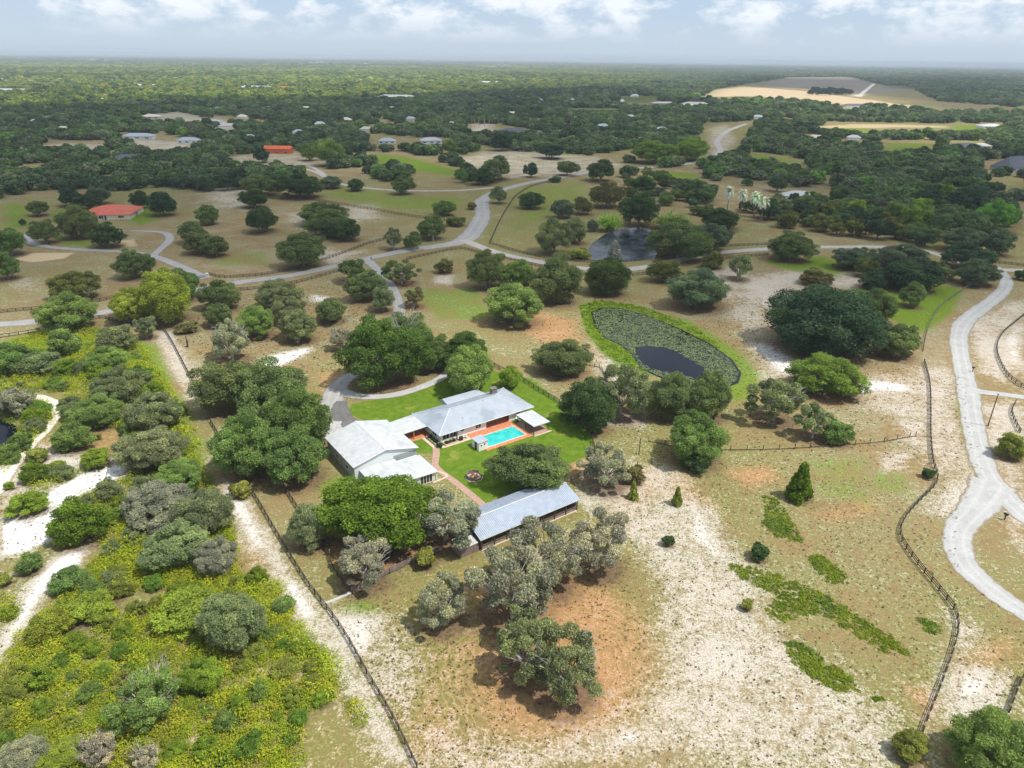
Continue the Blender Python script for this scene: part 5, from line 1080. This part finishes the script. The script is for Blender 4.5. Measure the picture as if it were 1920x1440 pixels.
# scrub bushes one can tell apart -------------------------------------------------
SB = [
 ((178,690,260,760),'O','grey_o','grey oak scrub at the top middle of the scrubland'),((240,735,330,810),'O','grey_o','large grey-green scrub oak left of the sand strip'),((165,650,230,700),'O','mid_l','scrub oak below the road corner'),((230,800,340,880),'O','grey_o','broad scrub oak at the neck above the white sand'),
 ((300,860,380,925),'O','mid_l','scrub oak right of the white sand tip'),((235,905,350,990),'O','moss','pale silvery oak with bare twigs amid the scrub'),((330,915,430,1010),'O','grey_o','grey scrub oak near the sand strip edge'),((270,980,380,1070),'O','grey_o','dense grey-green scrub oak in the middle scrub'),((370,1000,440,1090),'O','moss','pale mossy scrub oak right of the middle one'),
 ((95,938,190,1022),'S','bright','big bright green bush below the white sand'),((20,918,88,967),'S','lime','yellow-green bush on the white sand at left'),((38,866,86,906),'S','bright','round bright green bush beside the sand track'),((153,840,205,878),'S','lime','green bush above the white sand tip'),((218,842,240,858),'S','olive','small olive bush on the tan patch'),
 ((50,838,90,868),'S','olive','flat grey-green bush against the sand track'),((8,900,26,920),'S','lime','small bush by the track at the left edge'),((34,1030,76,1082),'S','mid','round green bush on the lower white sand'),((-5,1060,22,1112),'S','olive','bush cut by the left edge on the lower sand'),((90,862,122,890),'S','lime','young bush between track and white sand'),
 ((508,1117,551,1153),'S','mid','single round green bush on the sand strip'),((145,818,158,842),'S','olive','slender sapling on the tan patch'),((175,806,190,830),'S','olive','second slender sapling on the tan patch'),((0,700,56,800),'M','moss','mossy oak leaning over the left pond'),((-20,640,60,700),'O','mid','green thicket above the left pond'),
 ((380,1110,490,1218),'O','grey_o','grey-green scrub oak in the lower scrub right side'),((215,1255,330,1360),'M','mid_l','tall scrub oak with bare branches in the lower scrub'),((340,1225,410,1310),'O','lime','round lime scrub oak with dark gap'),((95,1060,165,1112),'S','mid','dark green bush at the top left of the lower scrub'),((290,1110,400,1180),'S','lime','pale lime spreading scrub patch bush'),
 ((75,1385,150,1445),'O','lime','lime bush at the bottom edge left of the twiggy one'),((10,1380,80,1450),'O','moss','grey bush in the bottom left corner'),((150,1360,215,1450),'M','moss2','twiggy bare bush at the bottom edge'),((250,1395,300,1450),'M','moss2','second twiggy bare bush at the bottom edge'),
 ((90,615,150,670),'S','mid_l','scrub bush beneath the road at upper left'),((190,610,250,660),'S','grey_o','grey bush at the upper tip of the scrubland'),((40,660,110,705),'S','grey_o','grey bush in the upper left scrub'),
 ((100,790,170,845),'S','mid','green thicket right of the sand track bend'),((140,740,220,800),'O','mid_l','scrub thicket inside the track bend'),((20,805,60,850),'S','mid','green bush on the bank of the left pond'),((330,600,372,625),'S','brown','dark low bushes beside the fence corner'),
 ((130,1110,215,1160),'S','lime','yellow bush bordering the lower white sand'),((60,1140,130,1200),'S','yellow','yellowish bush at the lower left sand edge'),((430,900,470,935),'S','olive','olive bush where the sand strip starts') ]
for b_, k_, c_, l_ in SB: tree(b_, k_, c_, l_, name={'O': 'scrub_oak', 'M': 'scrub_oak', 'S': 'bush'}[k_])

def scatter(poly, n, avoid=(), margin=0.0, ragged=0.0):
    xs = [q[0] for q in poly]; ys = [q[1] for q in poly]; c = RNG.uniform((min(xs), min(ys)), (max(xs), max(ys)), (int(n*3.2), 2))
    k = sdist(poly, c[:,0], c[:,1]) < -margin-np.abs(RNG.normal(0, ragged, len(c)))*(.5+.5*np.sin(c[:,0]*1.1+np.sin(c[:,1]*.9)*2))+.25*ragged
    for a in avoid: k &= sdist(a, c[:,0], c[:,1]) > .4
    return c[k][:n]
def thin(X, Y, sp):
    g = {}; keep = []
    for i, (x, y) in enumerate(zip(X, Y)):
        s = sp(x, y); kx, ky = int(x//s), int(y//s); bad = False
        for u in (kx-1, kx, kx+1):
            for v in (ky-1, ky, ky+1):
                for (a, b) in g.get((u, v), ()):
                    if (a-x)**2+(b-y)**2 < s*s*.8: bad = True; break
        if not bad: keep.append(i); g.setdefault((kx, ky), []).append((x, y))
    return np.array(keep, int)
WORD = {'grey_o': 'grey-green', 'moss': 'pale grey', 'mid_l': 'mid green', 'lime_d': 'leaf green', 'greenmoss': 'dull green', 'lime': 'lime green', 'olive': 'olive'}
def scrub_label(ck, R, rr, x, y, poly, label):
    xs = [p[0] for p in poly]; ys = [p[1] for p in poly]; u = (x-min(xs))/(max(xs)-min(xs)); v = (y-min(ys))/(max(ys)-min(ys))
    z = ('far' if v > .66 else 'middle' if v > .33 else 'near')+' '+('left' if u < .34 else 'centre' if u < .67 else 'right')
    return '%s %s %s, %s part' % ('large' if R > sum(rr)/2 else 'small', WORD[ck], label, z)
def scrub_oaks(poly, n, rr, sp, cols, label, group, avoid):
    c = scatter(poly, n*8, avoid, .8); k = thin(c[:,0], c[:,1], lambda x, y: sp); c = c[k][:n]
    for x, y in c:
        R = random.uniform(*rr); hz = R*random.uniform(.55, .9); ck = random.choice(cols); q = tuple(a*w for a, w in zip(PAL[ck], (1.75,1.75,1.65)))
        if any(math.hypot(x-a, y-b) < r*.9 for a, b, r in HAND): continue
        LITTER.append((x, y, R*1.2)); e = place('scrub_oak', random.choice(PR['oakM']+PR['mossM'][:1]), None, x, y, R, hz, hz*.72, q, scrub_label(ck, R, rr, x, y, poly, label), 'bush', group); e.scale = (random.uniform(.8, 1.2), random.uniform(.8, 1.2), 1)
# scrub cover: palmetto and low oaks, nobody could count them ---------------------------
NOT = [P(0,985, 60,940, 120,905, 180,875, 262,862, 232,895, 150,930, 112,962, 100,1010, 50,1035, 0,1045), P(0,1200, 60,1085, 110,1040, 175,1010, 160,1052, 90,1110, 40,1190, 0,1240),
       P(-40,980, 0,900, 40,860, 80,810, 105,780, 100,760, 60,745, 30,738, 120,736, 130,770, 110,830, 60,900, 0,960), P(60,840, 100,810, 190,790, 250,820, 260,862, 180,875, 60,905),
       P(200,1130, 260,1110, 330,1105, 290,1135, 215,1150), P(120,1170, 190,1150, 190,1170, 150,1190), P(370,1175, 440,1200, 470,1215, 430,1230, 380,1200), LEFTP, P(570,1340, 640,1300, 720,1440, 560,1440)]
UPPER = P(0,720, 0,650, 90,622, 200,618, 262,645, 300,700, 335,765, 368,830, 372,870, 400,915, 425,980, 440,1080, 180,1110, 200,1000, 120,960, 60,910, 0,890)
LOWER = P(0,1110, 60,1190, 120,1120, 175,1090, 445,1060, 520,1100, 545,1170, 600,1245, 655,1320, 690,1400, 560,1445, -10,1445)
scrub_oaks(P(0,740, 60,700, 160,670, 290,705, 335,765, 368,830, 372,870, 400,915, 425,980, 440,1080, 180,1110, 200,1000, 120,960, 60,910, 0,890), 72, (1.9,3.6), 4.2, ['grey_o','mid_l','grey_o','lime','lime_d','greenmoss','lime'], 'oak bush in scrub band by white sand', 'oak bushes of the scrub band', NOT)
scrub_oaks(LOWER, 90, (1.0,2.3), 3.6, ['lime','lime','olive','olive','lime_d','mid_l'], 'bush in the yellow scrub at bottom left', 'bushes of the lower left scrub', NOT)
def cover(name, label, poly, n, rad, hgt, leaf, per, pal, avoid=(), cat='ground cover', spiky=.35, zlow=.05, ragged=0.0):
    c = scatter(poly, n, avoid, 0, ragged); n = len(c); nz = RNG.random(n)**1.5 if cat == 'weeds' else .5+.5*np.sin(c[:,0]*.33+2*np.sin(c[:,1]*.21))*np.sin(c[:,1]*.27+c[:,0]*.1)
    pal = np.array(pal); keepm = None; ci = np.clip((nz*len(pal)+RNG.normal(0, .5, n)).astype(int), 0, len(pal)-1); base = pal[ci]*RNG.uniform(.75, 1.25, (n,1))
    r = RNG.uniform(*rad, n)*(.6+.8*nz); h = RNG.uniform(*hgt, n)*(.5+nz)
    k = np.repeat(np.arange(n), per); m = len(k); d = unitv(m); d[:,2] = np.abs(d[:,2])
    Pn = np.c_[c[k], np.full(m, zlow)]+d*np.c_[r[k], r[k], h[k]]*RNG.uniform(.55, 1.05, (m,1))
    Nn = d*.6+unitv(m)*.7+np.array([0,0,.5]); Nn /= np.linalg.norm(Nn, axis=1)[:,None]
    sp = (RNG.random(n) < spiky)[k]; size = leaf*RNG.uniform(.6, 1.4, m)*np.where(sp, 1.5, 1)
    V, Fq = quads(Pn, Nn, size, .5); colr = base[k]*RNG.uniform(.78, 1.22, (m,1))
    o = link(name, np_mesh(name, V, Fq, M['leaf_face'], colr)); tag(o, label, cat, kind='stuff'); return o
YL = [(.19,.25,.13), (.17,.25,.05), (.27,.34,.04), (.38,.43,.035), (.33,.40,.035), (.42,.42,.045), (.24,.26,.11)]
cover('scrub_thicket', 'dense yellow-green palmetto and oak scrub filling the lower left', P(0,1110, 60,1190, 120,1120, 175,1060, 300,960, 420,960, 445,1040, 470,1085, 520,1090, 550,1160, 612,1228, 685,1345, 690,1372, 600,1350, 570,1445, -10,1445), 1900, (.9,2.0), (.6,2.1), .125, 112, YL[2:6]+YL[3:5], NOT)
cover('scrub_thicket', 'green oak scrub band between the white sand and the sand strip', P(0,720, 0,650, 90,622, 200,618, 262,645, 300,700, 335,765, 368,830, 372,870, 400,915, 425,980, 420,1090, 180,1120, 200,1000, 120,960, 60,910, 0,890), 2600, (1.0,2.2), (.8,2.4), .145, 76, YL[1:6]+YL[3:4], NOT)
cover('scrub_thicket', 'yellow-green grassy growth at the right rim of the scrub', P(262,645, 280,660, 312,740, 345,770, 372,830, 380,880, 350,860, 320,790, 290,710), 300, (.6,1.2), (.3,1.0), .2, 30, YL[2:6])
GG = [(.15,.22,.02), (.20,.27,.025), (.26,.31,.035), (.16,.24,.035)]
for pl, n, lb in ((P(1366,1062, 1400,1058, 1470,1085, 1540,1110, 1600,1150, 1665,1190, 1712,1232, 1660,1222, 1590,1180, 1540,1150, 1500,1150, 1470,1170, 1440,1155, 1450,1110, 1400,1090), 1500, 'longest bright green strip of palmetto running diagonally over the pale pasture'),
                  (P(1470,1205, 1500,1210, 1545,1240, 1600,1275, 1612,1298, 1580,1296, 1530,1270, 1485,1240), 600, 'lower bright green palmetto strip below the longest one'),
                  (P(1432,932, 1450,930, 1470,960, 1500,1000, 1500,1018, 1465,1010, 1430,985, 1440,960), 560, 'upper green palmetto patch below the conical tree'),
                  (P(1515,1045, 1540,1042, 1580,1070, 1598,1095, 1560,1094, 1530,1070), 330, 'small dark green palmetto patch above the longest strip'),
                  (P(1718,1160, 1740,1164, 1764,1180, 1760,1188, 1735,1180), 60, 'tiny green palmetto patch near the winding fence'),
                  (P(1635,1308, 1655,1306, 1660,1316, 1640,1320), 20, 'tiny green tuft patch below the lower strip')):
    cover('palmetto_patch', lb, pl, int(n*.8), (.25,.6), (.12,.4), .13, 16, GG, zlow=0, ragged=2.0)
# marsh grass ring at the lily pond
cover('marsh_grass', 'tall bright green marsh grass around the head of the lily pond', P(1086,575, 1120,562, 1210,575, 1300,612, 1340,640, 1345,648, 1345,650, 1345,652, 1368,672, 1330,643, 1270,613, 1215,590, 1165,576, 1130,575, 1110,585, 1118,612, 1135,634, 1165,650, 1195,680, 1215,700, 1190,695, 1130,660, 1098,615), 1500, (.3,.8), (.2,.7), .15, 18, [(.17,.26,.02), (.24,.34,.025), (.30,.38,.04)], [LILY], 'grass', ragged=1.5)
# weeds and tufts over the pastures
def tufts(label, poly, n, leaf, pal, per=7, rad=(.12,.4), avoid=()):
    return cover('weed_tufts', label, poly, n, rad, (.08,.3), leaf, per, pal, avoid, 'weeds', .3, 0)
BR = [(.10,.08,.045), (.16,.13,.07), (.14,.13,.05), (.20,.17,.09), (.10,.10,.035)]
YARD = [P(640,765, 760,740, 1000,712, 1115,805, 1100,960, 900,1060, 840,1050, 600,900, 600,790)]
ROADR = [P(1760,560, 1900,500, 1920,1200, 1790,1100, 1780,900)]
tufts('scattered dry weeds on the sandy pasture in the foreground', P(700,1150, 1150,960, 1250,880, 1700,900, 1690,1000, 1780,1150, 1700,1445, 790,1445, 640,1180), 3600, .09, BR)
tufts('scattered dry weeds on the pastures around the lily pond', P(950,560, 1440,560, 1740,700, 1740,880, 1230,880, 1120,800, 1000,700), 3000, .13, BR, avoid=[LILY])
tufts('scattered dry weeds by the long fence', P(620,1110, 760,1080, 960,1300, 960,1445, 790,1445), 500, .09, BR)
tufts('scattered dry weeds between winding fence and right road', P(1760,700, 1810,700, 1840,880, 1790,1000, 1800,1070, 1925,1180, 1925,1270, 1780,1400, 1800,1160, 1700,1010, 1765,900), 1500, .1, BR)
tufts('weeds on the white sand of the scrubland', P(0,900, 60,830, 250,860, 180,920, 100,1040, 0,1230), 420, .11, [(.10,.13,.04), (.15,.17,.05), (.2,.2,.1)])
tufts('weeds dotting the pastures left of the driveway', P(400,560, 700,520, 640,700, 420,690, 330,640), 1500, .16, BR)

# ------------------------------------------------------------------ woods in the middle distance
CLEAR = [P(*a) for a in (
 (640,288, 700,284, 780,292, 868,318, 862,334, 760,322, 690,306), (850,303, 905,280, 960,284, 1060,288, 1140,294, 1190,310, 1180,330, 1060,336, 900,334), (425,292, 520,284, 545,280, 612,300, 620,330, 560,324, 440,314),
 (85,262, 200,264, 200,286, 85,284), (210,250, 290,250, 380,262, 360,290, 270,290), (230,296, 270,296, 270,308, 230,308), (270,216, 335,210, 420,228, 440,238, 380,236, 280,232), (690,258, 850,258, 850,285, 690,280),
 (868,232, 930,232, 1020,246, 1020,256, 880,256), (1320,230, 1420,228, 1400,262, 1385,292, 1300,305, 1230,312, 1180,316, 1190,300, 1300,290), (1395,282, 1480,292, 1515,320, 1410,314), (1650,262, 1765,264, 1745,292, 1650,292),
 (1545,228, 1800,232, 1850,232, 1850,252, 1790,254, 1600,254, 1540,244), (1300,190, 1340,168, 1400,158, 1480,145, 1590,144, 1650,158, 1760,190, 1800,214, 1640,205, 1500,192), (1640,160, 1700,162, 1760,190, 1925,203, 1925,216, 1780,210), (1200,312, 1330,318, 1320,345, 1190,340),
 (1060,203, 1160,203, 1165,216, 1080,216), (1160,180, 1235,180, 1235,200, 1160,200), (1840,230, 1880,230, 1880,246, 1840,246), (1780,264, 1850,264, 1850,284, 1780,284), (1850,300, 1925,296, 1925,330, 1860,325), (1470,355, 1560,350, 1560,385, 1460,385), (1345,345, 1400,350, 1400,395, 1350,395),
 (1615,398, 1690,400, 1690,440, 1600,436), (1460,405, 1560,400, 1580,440, 1480,440), (1850,330, 1925,335, 1925,370, 1850,362), (540,330, 600,326, 660,350, 600,360), (400,215, 520,228, 520,236, 400,232), (1520,195, 1590,180, 1640,190, 1610,210),
 (1760,440, 1925,450, 1925,520, 1760,500), (730,345, 930,345, 930,362, 730,366), (0,0, 1,0, 1,1))[:-1]]
EDGE = [(-400,375), (0,372), (60,358), (200,358), (330,362), (450,358), (560,345), (640,328), (690,330), (760,352), (860,352), (920,344), (1000,332), (1080,320), (1160,330), (1200,345), (1260,372), (1330,390), (1345,345), (1440,352), (1460,395), (1490,425), (1560,456), (1640,466), (1760,462), (1850,466), (1925,480), (2300,500)]
ew = [at(*q) for q in EDGE]; eang = np.array([math.atan2(x, y) for x, y in ew]); edist = np.array([math.hypot(x, y) for x, y in ew])
def woods_ok(X, Y):
    a = np.arctan2(X, Y); ok = np.hypot(X, Y) > np.interp(a, eang, edist)
    for pl in CLEAR:
        xs = [q[0] for q in pl]; ys = [q[1] for q in pl]; k = ok & (X > min(xs)) & (X < max(xs)) & (Y > min(ys)) & (Y < max(ys))
        j = np.where(k)[0]
        if len(j): ok[j] = sdist(pl, X[j], Y[j]) > 2
    gap = np.sin(X*.021+2*np.sin(Y*.013))*np.sin(Y*.017+1.4*np.sin(X*.011)); ok &= ~((gap > .66) & (Y < 3200)); gap = np.sin(X*.047+2*np.sin(Y*.023))*np.sin(Y*.031+1.4*np.sin(X*.029)); ok &= ~((gap > .50) & (Y < 2600))
    for e in HOUSES:
        ok &= np.hypot(X-e[0], (Y-e[1]+e[2]*.4)*.62) > e[2]
    return ok
HOUSES = []
for px, py, L, Wd, *_ in FARH:
    x, y = at(px, py); HOUSES.append((x, y, L*.62+4))
def ring(r0, r1, n, pw=2.0):
    a = RNG.uniform(-.70, .70, n); r = (RNG.uniform(0, 1, n)*(r1**pw-r0**pw)+r0**pw)**(1/pw)
    return np.sin(a)*r/np.cos(a)*np.cos(a), np.cos(a)*r
def wood_colour(X, Y):
    n = len(X); u = RNG.random(n); nzz = .5+.5*np.sin(X*.013+1.5*np.sin(Y*.009))*np.sin(Y*.011+X*.004)
    dk = np.array([(.040,.062,.028), (.052,.078,.030), (.075,.095,.048), (.058,.095,.028), (.085,.10,.055), (.075,.12,.03)]); c = np.array([2.5,2.4,2.9])*dk[np.clip((nzz*4+RNG.normal(0, 1.2, n)).astype(int), 0, 5)]
    yl = np.array([(.26,.34,.10), (.33,.38,.10), (.20,.28,.10), (.14,.20,.09), (.40,.42,.13)])[RNG.integers(0, 5, n)]  # yellow-green foliage of the far band, its sunlight put into the colour
    pxs = np.array([to_px(x, y) for x, y in zip(X, Y)]); px, py = pxs[:,0], pxs[:,1]
    lim = np.interp(px, [0, 180, 330, 600, 900, 1150, 1300, 1500, 1920], [210, 204, 196, 194, 180, 168, 150, 130, 120])
    f = np.clip((lim-py)/7+RNG.normal(0, .3, n), 0, 1)[:,None]*np.clip((1330+60*np.sin(py*.9)-px)/200+RNG.normal(0, .25, n), 0, 1)[:,None]
    f = f*np.clip((py-112)/14, .25, 1)[:,None]; pat = .5+.5*np.sin(X*.0023+2*np.sin(Y*.0011))*np.sin(Y*.0019+1.3*np.sin(X*.0017)); yl = yl*(.72+.5*pat[:,None]); c = c*(.75+.6*np.random.default_rng(3).random(n))[:,None]
    return c*(1-f)+yl*f
# the nearest of them are single trees
X, Y = ring(400, 1050, 17000); k = woods_ok(X, Y); X, Y = X[k], Y[k]
hx = np.array([h[0] for h in HAND]); hy = np.array([h[1] for h in HAND]); hr = np.array([h[2] for h in HAND])
k = np.array([np.all(np.hypot(hx-x, hy-y) > hr*.9+3.5) for x, y in zip(X, Y)]); X, Y = X[k], Y[k]
pxs = np.array([to_px(x, y) for x, y in zip(X, Y)]); k = (pxs[:,0] > -20) & (pxs[:,0] < 1940); X, Y, pxs = X[k], Y[k], pxs[k]
k = thin(X, Y, lambda x, y: 9.0 if (x+y) % 60 < 40 else 7.0); X, Y, pxs = X[k], Y[k], pxs[k]
dist = np.hypot(X, Y); od = np.argsort(dist); N1 = 84
WC = wood_colour(X, Y)
def wood_label(px, py):
    if px < 450: return 'dark oak in the dense woods behind the red-roofed house', 'oaks in the dense woods behind the red-roofed house'
    if px < 860: return 'oak in the woods between the orange barn and the long crossing fence', 'oaks in the woods right of the orange barn'
    if px < 1180: return 'oak scattered about the pale clearing above the road bend', 'oaks about the pale clearing'
    if px < 1460: return 'oak in the woods above the silver palms', 'oaks in the woods above the silver palms'
    if px < 1700: return 'oak in the woods around the small peaked white house', 'oaks around the small peaked white house'
    return 'oak in the dark woods at the upper right edge', 'oaks in the dark woods at the upper right'
for i in od[:N1]:
    x, y = X[i], Y[i]; R = random.uniform(4.2, 7.6); hz = R*random.uniform(.65, .9); lb, g = wood_label(*pxs[i]); lb = ('broad ' if R > 5.9 else 'small ')+('dark ' if WC[i].mean() < .105 else 'lighter green ')+lb.replace('dark oak', 'oak')+(', front row' if i in set(od[:50].tolist()) else '')
    place('oak_tree', random.choice(PR['oakM']), random.choice(PR['trunk']), x, y, R, hz, hz+.5, tuple(WC[i]), lb, 'tree', g)
RX = [X[od[N1:]]]; RY = [Y[od[N1:]]]; RS = [RNG.uniform(4.0, 7.6, len(od)-N1)]
def far_ring(r0, r1, n, sp, rs):
    X, Y = ring(r0, r1, n); k = woods_ok(X, Y); X, Y = X[k], Y[k]; k = thin(X, Y, lambda x, y: sp); RX.append(X[k]); RY.append(Y[k]); RS.append(RNG.uniform(*rs, len(k)))
far_ring(1050, 1700, 26000, 8.5, (4.2,8.2)); far_ring(1700, 3000, 34000, 14, (6,11)); far_ring(3000, 6500, 34000, 30, (9,19)); far_ring(6500, 16000, 26000, 80, (18,42))
X = np.concatenate(RX); Y = np.concatenate(RY); S = np.concatenate(RS); n = len(X); print('far trees', n)
colr = wood_colour(X, Y)
def instancer(name, label, X, Y, S, colr, protos, zs=(.62,.95)):
    n = len(X); me = bpy.data.meshes.new(name); me.vertices.add(n)
    hz = S*RNG.uniform(*zs, n); hz = np.minimum(hz, 9.5)
    me.vertices.foreach_set('co', np.c_[X, Y, hz*.8].astype(np.float32).ravel())
    def A(nm, ty, d, key): a = me.attributes.new(nm, ty, 'POINT'); a.data.foreach_set(key, np.ascontiguousarray(d, np.float32 if ty != 'INT' else np.int32).ravel())
    A('scl', 'FLOAT_VECTOR', np.c_[S, S, hz], 'vector'); A('rot', 'FLOAT_VECTOR', np.c_[np.zeros(n), np.zeros(n), RNG.uniform(0, 6.28, n)], 'vector'); A('which', 'INT', RNG.integers(0, len(protos), n), 'value')
    A('col', 'FLOAT_COLOR', np.c_[colr, np.ones(n)], 'color')
    o = link(name, me); tag(o, label, 'woods', kind='stuff')
    colc = bpy.data.collections.new(name+'_kinds')
    for i, pm in enumerate(protos):
        m2 = pm.copy(); m2.materials.clear(); m2.materials.append(M['leaf_far']); q = bpy.data.objects.new('kind_%d' % i, m2); colc.objects.link(q)
    g = bpy.data.node_groups.new(name, 'GeometryNodeTree'); g.interface.new_socket('Geometry', in_out='INPUT', socket_type='NodeSocketGeometry'); g.interface.new_socket('Geometry', in_out='OUTPUT', socket_type='NodeSocketGeometry')
    gi = g.nodes.new('NodeGroupInput'); go = g.nodes.new('NodeGroupOutput'); mp_ = g.nodes.new('GeometryNodeMeshToPoints'); ci = g.nodes.new('GeometryNodeCollectionInfo'); ci.inputs['Collection'].default_value = colc
    ci.inputs['Separate Children'].default_value = True; ci.inputs['Reset Children'].default_value = True
    ip = g.nodes.new('GeometryNodeInstanceOnPoints'); ip.inputs['Pick Instance'].default_value = True
    def NA(nm, ty): a = g.nodes.new('GeometryNodeInputNamedAttribute'); a.data_type = ty; a.inputs['Name'].default_value = nm; return a.outputs['Attribute']
    L = g.links.new; L(gi.outputs[0], mp_.inputs['Mesh']); L(mp_.outputs[0], ip.inputs['Points']); L(ci.outputs[0], ip.inputs['Instance']); L(NA('which', 'INT'), ip.inputs['Instance Index'])
    L(NA('rot', 'FLOAT_VECTOR'), ip.inputs['Rotation']); L(NA('scl', 'FLOAT_VECTOR'), ip.inputs['Scale']); L(ip.outputs[0], go.inputs[0])
    md = o.modifiers.new('trees', 'NODES'); md.node_group = g; return o
instancer('far_woods', 'far-off woods reaching to the hazy horizon', X, Y, S, colr, PR['far'])
# clump on the graded field
for i in range(13):
    px = 1519+i*6.2; x, y = at(px, 177+random.uniform(-2, 2)); R = random.uniform(10, 14); 
    place('oak_tree', random.choice(PR['far']), None, x, y, R, R*.8, R*.8, PAL['deep'], 'dark oak of the clump on the bare graded field', 'tree', 'oaks of the clump on the graded field')

# yard shrubs and pale dead brush
for u, v, R, ck, lb in ((-.5,-.9,.85,'dark','round clipped shrub at the front left corner of the white house'),(-.3,1.2,.6,'deep','dark shrub in the end wall bed, nearest the front corner'),(-.3,2.6,.6,'deep','dark shrub in the middle of the end wall bed'),(-.3,4.2,.65,'deep','dark shrub in the end wall bed, nearest the breezeway'),
    (1.8,-.6,.5,'dark','left low shrub in the bed under the front windows'),(2.9,-.6,.5,'mid','middle low shrub in the bed under the front windows'),(4.0,-.6,.5,'dark','right low shrub in the bed under the front windows'),(29.8,12.0,.9,'olive','shrub at the back right corner of the white house')):
    x, y = loc2w(HO, u, v); place('shrub', PR['oakS'][1], None, x, y, R, R*.85, R*.8+(.3 if -1 < u < 4.5 and v > -.7 else 0), tuple(a*1.6 for a in PAL[ck]), lb, 'bush')
for px, py, R, lb in ((250,955,2.6,'bleached dead branches rising from the pale silvery scrub oak'),(305,1020,2.2,'bleached dead brush in the dense middle scrub'),(300,1275,2.2,'white forked dead branches over the lower scrub'),(170,1425,2.6,'tall bleached dead shrub at the bottom edge'),(270,1430,2.0,'low bleached dead shrub at the bottom edge'),(395,1270,1.8,'dead twigs beside the round lime scrub oak'),(1515,524,3.2,'fallen bleached branches on the white sand at right'),(375,1060,2.0,'pale dead brush at the scrub edge by the sand strip')):
    x, y = at(px, py); e = empty('dead_shrub', (x, y, 0), random.uniform(0, 6)); tag(e, lb, 'dead shrub'); link('branches', random.choice(PR['dead']), e, (0,0,0), 0, (R, R, R*1.5))
finish_ground()

# ------------------------------------------------------------------ clouds that shade the middle distance
def cloud_mat():
    m, t, o = new_mat('cloud_vapour'); a = t.nodes.new('ShaderNodeAttribute'); a.attribute_name = 'body'; v = objvec(t)
    n_ = noise(t, .006, 6, .6, v); f = mathn(t, 'ADD', a.outputs['Fac'], mathn(t, 'MULTIPLY', mathn(t, 'SUBTRACT', n_, .5), 1.0), clamp=True)
    d = t.nodes.new('ShaderNodeBsdfTranslucent'); d.inputs[0].default_value = (.9,.9,.9,1); d2 = t.nodes.new('ShaderNodeBsdfDiffuse'); d2.inputs[0].default_value = (.9,.9,.9,1)
    mx = t.nodes.new('ShaderNodeMixShader'); t.links.new(d.outputs[0], mx.inputs[1]); t.links.new(d2.outputs[0], mx.inputs[2]); tr = t.nodes.new('ShaderNodeBsdfTransparent')
    m2 = t.nodes.new('ShaderNodeMixShader'); t.links.new(f, m2.inputs[0]); t.links.new(tr.outputs[0], m2.inputs[1]); t.links.new(mx.outputs[0], m2.inputs[2]); t.links.new(m2.outputs[0], o.inputs[0]); return m
M['cloud'] = cloud_mat()
def cloud(poly, alt, dens, soft, label):
    """a cloud standing towards the sun from the land it shades"""
    off = (sun_dir.x/sun_dir.z*alt, sun_dir.y/sun_dir.z*alt); poly = [(x+off[0], y+off[1]) for x, y in poly]
    xs = [q[0] for q in poly]; ys = [q[1] for q in poly]; nxx, nyy = 90, 70
    X, Y = np.meshgrid(np.linspace(min(xs)-soft, max(xs)+soft, nxx), np.linspace(min(ys)-soft, max(ys)+soft, nyy)); x, y = X.ravel(), Y.ravel()
    d = sdist(poly, x, y); w = np.clip(.5-d/(2*soft), 0, 1); w = w*w*(3-2*w); nz = np.zeros(len(x))
    for s, a in ((.004, 1), (.009, .5), (.021, .25)): nz += a*np.sin(x*s+1.7*np.sin(y*s*.8))*np.sin(y*s*1.1+1.3*np.sin(x*s*.7))
    th = 4+(90+60*nz)*w; nn = len(x); V = np.r_[np.c_[x, y, alt+th], np.c_[x, y, alt-4-6*w]]; i = np.arange(nn).reshape(nyy, nxx)
    q = np.stack([i[:-1,:-1].ravel(), i[:-1,1:].ravel(), i[1:,1:].ravel(), i[1:,:-1].ravel()], 1)
    me = np_mesh('cloud', V, np.r_[q, q[:, ::-1]+nn], M['cloud']); a = me.attributes.new('body', 'FLOAT', 'POINT'); b = np.clip(w*dens*1.0, 0, 1)-(w < .02)*.6; a.data.foreach_set('value', np.r_[b, b].astype(np.float32))
    o = link('cloud', me); o['kind'] = 'structure'; return o
cloud(P(-300,345, -300,205, 0,207, 180,196, 330,188, 640,186, 900,178, 1150,168, 1330,190, 1500,240, 1700,270, 2100,300, 2100,420, 1700,400, 1400,330, 1200,300, 900,300, 600,340, 300,380), 900, .46, 90, '')
cloud(P(-200,560, -200,345, 600,340, 1200,300, 1700,330, 2100,380, 2100,560, 1800,570, 1500,600, 1300,600, 1100,530, 700,560, 300,560), 800, .52, 70, '')
cloud(P(1290,168, 1420,146, 1640,150, 1920,150, 1920,215, 1820,210, 1700,185, 1560,168, 1400,162), 1000, .5, 120, '')

# ------------------------------------------------------------------ haze
m, t, o = new_mat('thin_air_haze'); vs = t.nodes.new('ShaderNodeVolumePrincipled'); vs.inputs['Color'].default_value = (.80,.90,1.0,1); vs.inputs['Density'].default_value = HAZE_D; vs.inputs['Anisotropy'].default_value = 0.0
t.links.new(vs.outputs[0], o.inputs['Volume'])
hz_ = MB().box(-30600, -600, -1.8, 30600, 30800, 97).build('haze', m); tag(hz_, 'thin pale haze over the flat land', 'haze', kind='stuff')

print('tris', sum(len(p.vertices)-2 for m in bpy.data.meshes if m.users for p in m.polygons) if False else sum(len(m.loops)-2*len(m.polygons) for m in bpy.data.meshes))
